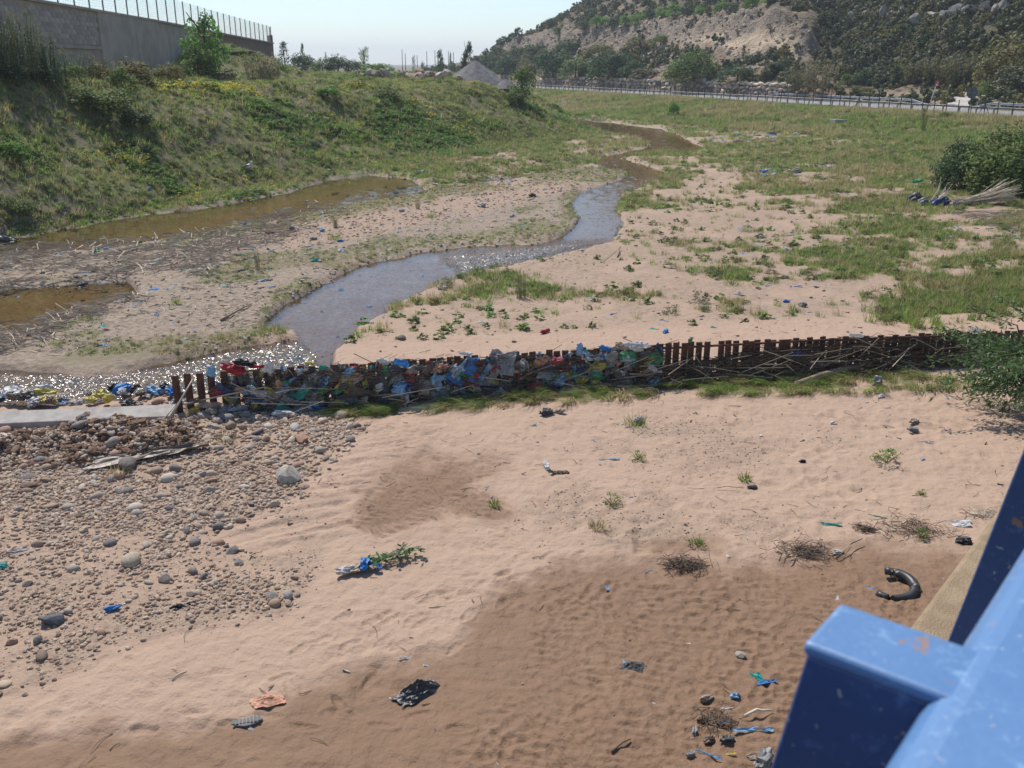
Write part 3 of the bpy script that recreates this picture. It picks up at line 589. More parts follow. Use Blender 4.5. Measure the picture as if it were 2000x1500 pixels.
# ------------------------------------------------------------------ plants: small shared shapes
def quads(cent, nrm, size, asp=.55, r=None):
    """leaf-sized faces at cent, facing nrm"""
    r = r or rng; n = len(cent); nrm = nrm / (np.linalg.norm(nrm, axis=1, keepdims=True) + 1e-9)
    a = r.normal(size=(n, 3)); a = np.cross(nrm, a); a /= (np.linalg.norm(a, axis=1, keepdims=True) + 1e-9); b = np.cross(nrm, a)
    sz = np.asarray(size); sz = np.broadcast_to(sz, (n,))[:, None]
    V = np.stack([cent - a * sz, cent - b * sz * asp, cent + a * sz, cent + b * sz * asp], 1).reshape(-1, 3)
    return V, np.arange(n * 4).reshape(n, 4)
def crown(seed, n, ncl, leaf, shape='round', asp=.55):
    """unit crown: width 1, height 1 standing on z=0, built of leaf clumps"""
    r = np.random.default_rng(seed); d = r.normal(size=(ncl, 3)); d /= np.linalg.norm(d, axis=1, keepdims=True)
    rad = r.uniform(.45, 1, (ncl, 1)) ** .6; c = d * rad * .42; cr = r.uniform(.09, .19, ncl)
    if shape == 'bush': c[:, 2] = np.abs(c[:, 2]) * 1.7 + .06
    elif shape == 'round': c[:, 2] = c[:, 2] * .95 + .55
    elif shape == 'cypress':
        h = r.uniform(.04, .97, ncl); w_ = .42 * np.sqrt(np.clip(1 - h, 0, 1)) * (.35 + .65 * np.minimum(h * 5, 1)); c = np.stack([d[:, 0] * w_, d[:, 1] * w_, h], -1); cr = cr * .8
    elif shape == 'conifer':
        tier = r.integers(0, 8, ncl); h = .14 + tier / 8 * .86; w_ = .5 * (1 - h) ** .75 * r.uniform(.3, 1, ncl) + .03; a = r.uniform(0, 6.28, ncl); c = np.stack([np.cos(a) * w_, np.sin(a) * w_, h - .05 * w_], -1); cr = cr * .55
    elif shape == 'airy':
        h = r.uniform(.25, .97, ncl); w_ = .38 * np.sin(np.clip(h, 0, 1) * 2.6) * r.uniform(.4, 1, ncl); a = r.uniform(0, 6.28, ncl); c = np.stack([np.cos(a) * w_, np.sin(a) * w_, h], -1); cr = cr * .75
    elif shape == 'wind':
        h = r.uniform(.05, .95, ncl); w_ = .26 * np.sqrt(1 - h) * r.uniform(.4, 1, ncl); a = r.uniform(0, 6.28, ncl); c = np.stack([np.cos(a) * w_ + .24 * np.maximum(h - .55, 0) * 2.0 + .1 * np.sin(h * 9), np.sin(a) * w_, h], -1); cr = cr * .7
    k = r.integers(0, ncl, n); q = r.normal(size=(n, 3)); q /= np.linalg.norm(q, axis=1, keepdims=True); P = c[k] + q * (cr[k] * r.uniform(.35, 1.05, n) ** .5)[:, None] * np.array([1, 1, .8])
    P[:, 2] = np.maximum(P[:, 2], .01)
    N_ = q + np.array([0, 0, .5]) + r.normal(0, .5, (n, 3))
    return quads(P, N_, leaf * r.uniform(.6, 1.3, n), asp, r)
def cmesh(*a, **k): return mesh_np('crown', *crown(*a, **k))
def trunk_mesh(seed, h=1, r0=.05, nb=7, lean=0, z0=.3):
    r = np.random.default_rng(seed); b = B(); pts = [(lean * t * t + .02 * math.sin(t * 7 + seed), .02 * math.cos(t * 5), h * t) for t in np.linspace(0, .9, 6)]
    b.tube(pts, [r0 * (1 - .75 * i / 5) for i in range(6)], 6)
    for i in range(nb):
        t = r.uniform(z0, .85); j = min(int(t / .9 * 5), 4); p = Vector(pts[j]).lerp(Vector(pts[j + 1]), t / .9 * 5 - j); a = r.uniform(0, 6.28); l = r.uniform(.18, .4)
        e = p + Vector((math.cos(a) * l, math.sin(a) * l, l * r.uniform(.3, .9))); b.tube([p, p.lerp(e, .55) + Vector((0, 0, .02)), e], [r0 * .4, r0 * .28, r0 * .1], 4)
    return b.mesh('trunk', True)
TR = [trunk_mesh(i) for i in range(3)]; TRL = trunk_mesh(9, lean=.2); TRB = [trunk_mesh(20 + i, .7, .03, 6, z0=.05) for i in range(2)]
CR = {'bush': [cmesh(100 + i, 2600, 46, .030, 'bush') for i in range(4)], 'bigbush': [cmesh(110 + i, 9000, 110, .019, 'bush') for i in range(2)], 'round': [cmesh(120 + i, 2400, 44, .030, 'round') for i in range(4)],
      'cypress': [cmesh(130, 1800, 60, .026, 'cypress')], 'conifer': [cmesh(140, 1700, 90, .022, 'conifer')], 'airy': [cmesh(150 + i, 1900, 50, .022, 'airy', asp=.3) for i in range(2)], 'wind': [cmesh(160, 2000, 60, .026, 'wind')],
      'scrub': [cmesh(170 + i, 420, 16, .075, 'bush') for i in range(4)]}
KIND = {'bush': TRB, 'bigbush': TRB, 'round': TR, 'cypress': TR, 'conifer': TR, 'airy': TR, 'wind': [TRL], 'scrub': TRB}
def plant(name, label, cat, px, py, wpx, hpx, kind, mt, group=None, pos=None, depth=None):
    """a tree or bush whose foot stands at a photo pixel, sized from its width and height there"""
    if pos is None:
        if depth:
            x, y, k = ray(px, py); t = depth / float(y); X_, Y_ = float(x) * t, depth; z = float(surf(np.array([X_]), np.array([Y_]))[0])
        else: X_, Y_, z = hit(px, py)
    else: X_, Y_, z = pos
    sc = math.sqrt(X_ * X_ + Y_ * Y_) / F if False else Y_ / F * 1.03
    W, Hh = wpx * sc, hpx * sc
    if depth: Hh = (H + depth * float(ray(px, py - hpx)[2] / ray(px, py - hpx)[1])) - z
    i = int(abs(px * 7 + py * 3)); e = thing(name, label, cat, (X_, Y_, z - .03 * Hh), (i % 63) / 10, group)
    obj('trunk', KIND[kind][i % len(KIND[kind])], M['bark'], e, scale=(W * .8 if kind in ('cypress', 'wind') else W, W * .8 if kind in ('cypress', 'wind') else W, Hh))
    if kind == 'wind': e.rotation_euler = (0, 0, 0)
    obj('crown', CR[kind][i % len(CR[kind])], G[mt] if isinstance(mt, str) else mt, e, scale=(W, W, Hh)); return e

def blades(seed, n, h, spread, wd, lean=.5, lay=0, seg=3):
    """tuft of curved grass blades"""
    r = np.random.default_rng(seed); V = []; Fq = []
    for i in range(n):
        a = r.uniform(0, 6.28); ro = spread * math.sqrt(r.uniform(0, 1)); x, y = ro * math.cos(a), ro * math.sin(a); L_ = h * r.uniform(.5, 1.1); b = a + r.normal(0, .6); le = lean * r.uniform(.3, 1.2) + lay
        dx, dy = math.cos(b), math.sin(b)
        if lay: dx, dy = .95, .3 * r.normal()
        px_, py_ = -dy * wd, dx * wd; k = len(V)
        for j in range(seg + 1):
            t = j / seg; o = le * L_ * t ** 1.7; z = L_ * t * math.sqrt(max(1 - (le * t * .6) ** 2, .05)) * (1 - lay * .55 * t); q = 1 - t * .93
            V += [(x + dx * o + px_ * q, y + dy * o + py_ * q, z), (x + dx * o - px_ * q, y + dy * o - py_ * q, z)]
            if j: Fq.append((k + 2 * j - 2, k + 2 * j - 1, k + 2 * j + 1, k + 2 * j))
    return mesh_np('tuft', np.array(V), np.array(Fq))
def proto(m, mt): m.materials.append(mt); return m
P_GRASS = [proto(blades(200 + i, 26, .20, .13, .008, .7), G['grass']) for i in range(3)] + [proto(blades(210, 22, .17, .12, .008, .8), G['mid'])]
P_DRY = [proto(blades(220 + i, 24, .26, .14, .007, .8), G['dry']) for i in range(2)]
P_TALL = [proto(blades(230 + i, 40, .55, .22, .012, .6), G['grass']) for i in range(2)] + [proto(blades(233, 30, .6, .2, .010, .7), G['olive'])]
P_LAY = [proto(blades(240 + i, 34, .55, .22, .010, .5, .75, 4), G['grass']) for i in range(2)] + [proto(blades(243, 34, .55, .22, .010, .5, .75, 4), G['dry'])]
def clump(seed, n, leaf, mt, h=.5): 
    v, f = crown(seed, n, 12, leaf, 'bush'); v[:, 2] *= h; return proto(mesh_np('clump', v, f), G[mt])
P_WEED = [clump(250, 170, .075, 'mid'), clump(251, 170, .075, 'lush'), clump(252, 170, .085, 'olive'), clump(253, 150, .07, 'dark'), clump(254, 150, .075, 'mid', .35)]
P_YEL = [clump(256, 140, .06, 'yellow', .45), clump(257, 140, .07, 'lush', .5)]
P_HERB = [clump(258, 110, .12, 'lush', .55), clump(259, 110, .11, 'mid', .5)]
P_SCRUB = []
for i in range(4): P_SCRUB.append(proto(mesh_np('scrub', *crown(260 + i, 320, 14, .09, 'bush')), G[('scrub', 'dark', 'scrub', 'olive')[i]]))
P_BARE = [proto(blades(270 + i, 60, .9, .35, .018, .35), G['purple']) for i in range(2)]

def scatter(name, label, cat, pts, scl, protos, idx=None, rotz=None, tilt=0.0, sink=0):
    """countless small pieces as one object: real geometry placed by a node group"""
    n = len(pts); col = bpy.data.collections.new(name + '_shapes')
    for i, m in enumerate(protos):
        o = bpy.data.objects.new('%s_shape_%02d' % (name, i), m); col.objects.link(o)
    r = np.random.default_rng(abs(hash(name)) % 1000 if False else len(name) * 31 + n)
    idx = r.integers(0, len(protos), n) if idx is None else idx; rz = r.uniform(0, 6.283, n) if rotz is None else rotz
    m = bpy.data.meshes.new(name); m.vertices.add(n); m.vertices.foreach_set('co', np.asarray(pts, np.float32).ravel())
    A = m.attributes.new('rot', 'FLOAT_VECTOR', 'POINT'); A.data.foreach_set('vector', np.stack([r.normal(0, tilt, n) if tilt else np.zeros(n), r.normal(0, tilt, n) if tilt else np.zeros(n), rz], -1).astype(np.float32).ravel())
    s = np.asarray(scl, np.float32); s = np.repeat(s[:, None], 3, 1) if s.ndim == 1 else s
    A = m.attributes.new('scl', 'FLOAT_VECTOR', 'POINT'); A.data.foreach_set('vector', s.ravel())
    A = m.attributes.new('idx', 'INT', 'POINT'); A.data.foreach_set('value', np.asarray(idx, np.int32))
    g = bpy.data.node_groups.new(name, 'GeometryNodeTree'); g.interface.new_socket('Geometry', in_out='INPUT', socket_type='NodeSocketGeometry'); g.interface.new_socket('Geometry', in_out='OUTPUT', socket_type='NodeSocketGeometry')
    N = g.nodes; L = g.links; gi = N.new('NodeGroupInput'); go = N.new('NodeGroupOutput'); ip = N.new('GeometryNodeInstanceOnPoints'); ci = N.new('GeometryNodeCollectionInfo')
    ci.inputs['Collection'].default_value = col; ci.inputs['Separate Children'].default_value = True; ci.inputs['Reset Children'].default_value = True
    def na(t, nm):
        q = N.new('GeometryNodeInputNamedAttribute'); q.data_type = t; q.inputs['Name'].default_value = nm; return q.outputs['Attribute']
    L.new(gi.outputs[0], ip.inputs['Points']); L.new(ci.outputs[0], ip.inputs['Instance']); ip.inputs['Pick Instance'].default_value = True
    L.new(na('INT', 'idx'), ip.inputs['Instance Index']); L.new(na('FLOAT_VECTOR', 'rot'), ip.inputs['Rotation']); L.new(na('FLOAT_VECTOR', 'scl'), ip.inputs['Scale']); L.new(ip.outputs[0], go.inputs[0])
    o = obj(name, m); md = o.modifiers.new('scatter', 'NODES'); md.node_group = g
    return tag(o, label, cat, kind='stuff')
def wedge(n, y0, y1, u=.66, sd=0):
    r = np.random.default_rng(sd); Y = np.exp(r.uniform(math.log(y0), math.log(y1), n)); return Y * r.uniform(-u, u, n), Y, r
def uni(n, x0, x1, y0, y1, sd=0):
    r = np.random.default_rng(sd); return r.uniform(x0, x1, n), r.uniform(y0, y1, n), r
def inview(X, Y, Z, mx=60):
    px, py = proj(X, Y, Z); return (px > -mx) & (px < 2000 + mx) & (py > -80) & (py < 1560)

M['hillrock'] = plain('hill_rock', (.40, .31, .23), (.27, .21, .16), 1.0, .95, .5, 6, rand=1)
ASTONES_HILL = []
for m_ in ASTONES[:4]:
    c_ = m_.copy(); c_.materials.clear(); c_.materials.append(M['hillrock']); ASTONES_HILL.append(c_)
# ---- grass and weeds of the flood plain, island and banks
X, Y, r = wedge(150000, 20, 130, .62, 11); vdn = veg_density(X, Y); dl = dleft(X, Y); s_, d_ = rcoord(X, Y)
k = (r.uniform(0, 1, len(X)) < vdn * .95) & (dl < 0) & (d_ < -15); Xa, Ya = X[k], Y[k]; n = len(Xa)
pn = fbm(Xa * .3, Ya * .3, 3, 91); ix = np.where(r.uniform(0, 1, n) < .22 + .5 * sst(.5, .65, pn), r.integers(4, 6, n), r.integers(0, 4, n)); ix = np.where(r.uniform(0, 1, n) < .12, r.integers(6, 11, n), ix)
sc = r.uniform(.6, 1.3, n) * np.where(ix >= 6, .42, 1.0) * np.interp(Ya, [20, 60, 120], [.8, 1.15, 1.5]) * np.where(zone('island', Xa, Ya, 3) > -4, .5, 1.0)
scatter('plain_grass', 'short green and dry grass patches over the sandy flood plain', 'grass', np.stack([Xa, Ya, ground_z(Xa, Ya) - .01], -1), sc, P_GRASS + P_DRY + P_WEED, ix, tilt=.15)
# sparse single herbs on the silt
X, Y, r = wedge(16000, 21, 60, .6, 12); k = (zone('silt', X, Y, 6) > -40) & (r.uniform(0, 1, len(X)) < .40 * sst(.36, .6, fbm(X * .5, Y * .5, 3, 92))) & (Y > 21.5 + .23 * X) & (zone('water', X, Y) < -8); X, Y = X[k], Y[k]
scatter('sand_herbs', 'sparse small green herbs on the bare pinkish silt', 'plants', np.stack([X, Y, ground_z(X, Y) - .01], -1), r.uniform(.10, .45, len(X)), P_HERB + P_GRASS + P_DRY, tilt=.2)
# left bank
r = np.random.default_rng(13); Y = r.uniform(26, 150, 210000); X = r.uniform(-48, 14, 210000); dl = dleft(X, Y); k = (dl > -3.2) & (zone('water', X, Y) < -1) & ((dl < 14) | (r.uniform(0, 1, len(X)) < .4)) & (dl < 45); X, Y, dl = X[k], Y[k], dl[k]
keep = (r.uniform(0, 1, len(X)) < np.clip(veg_density(X, Y), .38, 1) * np.interp(Y, [26, 50, 130], [1, .8, .55])) ; X, Y, dl = X[keep], Y[keep], dl[keep]; Z = ground_z(X, Y)
k = inview(X, Y, Z); X, Y, Z, dl = X[k], Y[k], Z[k], dl[k]; n = len(X)
g1 = fbm(X * .13, Y * .13, 3, 93); g2 = fbm(X * .22 + 40, Y * .22, 3, 94); u = r.uniform(0, 1, n)
ix = np.where(u < .36, r.choice([6, 7, 8, 10], n), np.where(u < .82, r.integers(0, 4, n), r.integers(4, 6, n)))
yel = sst(.57, .66, g2) * .5 + .75 * np.exp(-((dl - 9.3) / 1.0) ** 2) * sst(.38, .5, g1); ix = np.where(r.uniform(0, 1, n) < yel * .28 + .35 * np.exp(-((dl - 9.6) / .9) ** 2) * sst(.4, .5, g1), 11, ix)
lush = sst(.5, .62, g1); ix = np.where((r.uniform(0, 1, n) < lush * .7) & (ix != 11), r.choice([7, 6, 12, 7], n), ix)
sc = np.where(ix >= 6, r.uniform(.25, .62, n), r.uniform(.9, 1.7, n)) * np.interp(Y, [26, 130], [.85, 1.35]) * (.85 + .7 * sst(.45, .65, g1))
scatter('bank_herbage', 'green herbage with yellow flowers covering the left bank', 'grass', np.stack([X, Y, Z - .03], -1), sc, P_GRASS + P_DRY + P_WEED + P_YEL, ix, tilt=.2)
# road embankment
r = np.random.default_rng(14); s = r.uniform(-30, 150, 80000); d = r.uniform(-19, -.3, 80000); X, Y = rpos(s, d); Z = ground_z(X, Y); k = inview(X, Y, Z) & (dleft(X, Y) < -.5) & (zone('water', X, Y) < -2); X, Y, Z = X[k], Y[k], Z[k]; n = len(X)
keep = r.uniform(0, 1, n) < np.interp(Y, [40, 90, 150], [.75, .55, .4]); X, Y, Z = X[keep], Y[keep], Z[keep]; n = len(X); g1 = fbm(X * .12, Y * .12, 3, 95); u = r.uniform(0, 1, n)
gg = sst(.38, .62, g1); g3 = fbm(X * .5, Y * .5, 3, 105); ix = np.where(u < .75 - .65 * gg, r.integers(4, 6, n), np.where(u < .9, r.integers(0, 4, n), r.choice([6, 7, 8, 10], n))); bare = (g3 < .40) & (r.uniform(0, 1, n) < .85); ix = ix[~bare]; X, Y, Z = X[~bare], Y[~bare], Z[~bare]; n = len(X)
scatter('embankment_grass', 'mixed green and straw grass on the road embankment', 'grass', np.stack([X, Y, Z - .02], -1), np.where(ix >= 6, r.uniform(.4, .9, n), r.uniform(1.2, 2.3, n)), P_GRASS + P_DRY + P_WEED, ix, tilt=.2)
# tall grass right behind the barrier, and flattened grass in front of it
X, Y, r = uni(2000, 5, 17, 19.5, 28, 15); k = (zone('sheep', X, Y, 14) > 30 * (r.uniform(0, 1, 2000) * 2 - 1.2)) & (fbm(X * .9, Y * .9, 3, 96) > .43) & (Y > 17.9 + .227 * (X + 6.1) * 1.0 - 1.2); X, Y = X[k], Y[k]
scatter('tall_grass', 'tall green grass standing behind the right part of the slatted barrier', 'grass', np.stack([X, Y, ground_z(X, Y) - .02], -1), r.uniform(.3, .8, len(X)), P_TALL + P_GRASS[:2], tilt=.2)
t = np.random.default_rng(16).uniform(0, 1, 560); r = np.random.default_rng(17); X = -3.3 + t * 14.5; fy = 16.2 + .227 * (X + 6.1); wdt = np.interp(X, [-3.3, 0, 4, 8, 11], [.25, .7, .75, 1.2, 1.7]); Y = fy - .35 - wdt * r.uniform(0, 1, len(X)) ** 1.3
k = fbm(X * 1.1, Y * 1.1, 3, 97) > .45; X, Y = X[k], Y[k]
scatter('flattened_grass', 'long green grass laid flat by floodwater in front of the barrier', 'grass', np.stack([X, Y, ground_z(X, Y) - .01], -1), r.uniform(.3, .75, len(X)), P_LAY, rotz=r.normal(3.5, .45, len(X)), tilt=.1)
# hillside scrub
r = np.random.default_rng(18); s = r.uniform(-40, 270, 26000); d = 10 + 70 * r.uniform(0, 1, 26000) ** 1.3; z, lf = hill_z(s, d); X, Y = rpos(s, d); dw = d + (fbm(s * .06, d * .02, 2, 52) - .5) * 5 * sst(12, 20, d)
den = np.where(lf > .5, .36 * sst(.38, .6, fbm(s * .12, d * .12, 3, 98)) + .3 * sst(30, 34, dw) * sst(.42, .55, fbm(s * .1, d * .1, 3, 99)), np.where((s < 24) & (d < 46) & (d > 23) , .10, .95 * sst(.25, .5, fbm(s * .1, d * .1, 3, 98) + .1)) * sst(17, 22, d))
den = np.where((lf > .5) & (dw > 22) & (dw < 32), den * .12, den); den = np.where((lf <= .5) & (d < 22), .1, den)
k = (r.uniform(0, 1, len(s)) < den) & inview(X, Y, z); X, Y, z, s, d = X[k], Y[k], z[k], s[k], d[k]
scatter('hill_scrub', 'low dark scrub covering the hillside', 'scrub', np.stack([X, Y, z - .15], -1), r.uniform(.7, 2.4, len(X)) ** 1.0, P_SCRUB, tilt=.1)
r = np.random.default_rng(20); s = r.uniform(20, 230, 9000); d = r.uniform(12, 31, 9000); z, lf = hill_z(s, d); X, Y = rpos(s, d); k = (lf > .6) & inview(X, Y, z) & (fbm(s * .25, d * .25, 3, 101) > .44); X, Y, z = X[k], Y[k], z[k]
scatter('hill_rocks', 'loose rocks on the cut slope above the road', 'rocks', np.stack([X, Y, z - .05], -1), .12 + .55 * r.uniform(0, 1, len(X)) ** 3, ASTONES_HILL, tilt=.4)
r = np.random.default_rng(19); s = r.uniform(-30, 26, 5000); d = r.uniform(23, 46, 5000); z, lf = hill_z(s, d); X, Y = rpos(s, d); k = inview(X, Y, z) & (lf < .4); X, Y, z = X[k], Y[k], z[k]
scatter('bare_brush', 'bare brown-grey brushwood on the slope above the junction', 'scrub', np.stack([X, Y, z - .1], -1), r.uniform(1.0, 2.1, len(X)), P_BARE, tilt=.15)

# ------------------------------------------------------------------ rusty slatted barrier across the river bed
FA = Vector((-6.1, 16.2, 0)); FD = Vector((1, .227, 0)).normalized(); FN = Vector((FD.y, -FD.x, 0)); FANG = math.atan2(FD.y, FD.x)
def fx(X): return FA + FD * ((X + 6.1) / FD.x)
def ftop(X): return float(np.interp(X, [-6.1, 3.3, 10, 12.4], [.90, .88, .68, .60]))
barrier = thing('slatted_barrier', 'low barrier of rusty brown upright slats crossing the river bed', 'barrier', (FA.x, FA.y, 0), FANG)
sl = B().box((0, 0, .5), (.064, .012, .5)).mesh('slat'); sl.materials.append(M['rust'])
r = np.random.default_rng(41); i = 0; Lf = (12.4 + 6.1) / FD.x; t = .05
while t < Lf:
    X_ = -6.1 + t * FD.x; top = ftop(X_) + r.normal(0, .015); gap = .165
    if X_ < -3.2: gap = .20
    if r.uniform() > .03:
        o = obj('slat', sl, parent=barrier, loc=(t, r.normal(0, .006), -.35), rot=(r.normal(0, .015), r.normal(0, .012), r.normal(0, .05)), scale=(1, 1, top + .35))
    t += gap
obj('top_rail', B().box((8.6, -.035, 0), (.06, .015, .03)).mesh('top_rail') if False else B().tube([(8.9, -.03, .80), (13, -.03, .74), (Lf, -.03, .53)], .028, 4).mesh('top_rail'), M['rust'], barrier)
obj('bottom_rail', B().tube([(0, .03, .12), (9, .03, .12), (Lf, .03, .1)], .03, 4).mesh('bottom_rail'), M['rust'], barrier)
for i in range(6):    # blades leaning over the concrete sill
    obj('slat', sl, parent=barrier, loc=(-5.35 + i * .42 if i < 4 else -5.35 - (i - 3) * .42, .38 - .0 * i, .1), rot=(-.2, .75, .5), scale=(1.3, 1, .42))
# concrete sill left of it
b = B(); V = [(-4.9, -.28, -.3), (.05, -.42, -.3), (.05, .10, -.3), (-4.9, .2, -.3), (-4.9, -.26, .20), (-.02, -.40, .26), (.0, .05, .33), (-4.9, .16, .29)]
b.add(V, [(3, 2, 1, 0), (4, 5, 6, 7), (0, 1, 5, 4), (1, 2, 6, 5), (2, 3, 7, 6), (3, 0, 4, 7)])
o = obj('concrete_sill', b.mesh('concrete_sill'), M['concrete'], loc=(FA.x, FA.y + .0, 0), rot=(0, 0, FANG * .55)); m = o.modifiers.new('bevel', 'BEVEL'); m.width = .02; m.segments = 2
tag(o, 'low pale concrete sill continuing the barrier beside the rubble', 'sill')
o = obj('concrete_chunk', ASTONES[2], M['concrete'], loc=(-5.95, 16.0, .12), rot=(.5, .3, .4), scale=(.22, .16, .2)); tag(o, 'broken grey concrete chunk at the end of the sill', 'concrete')

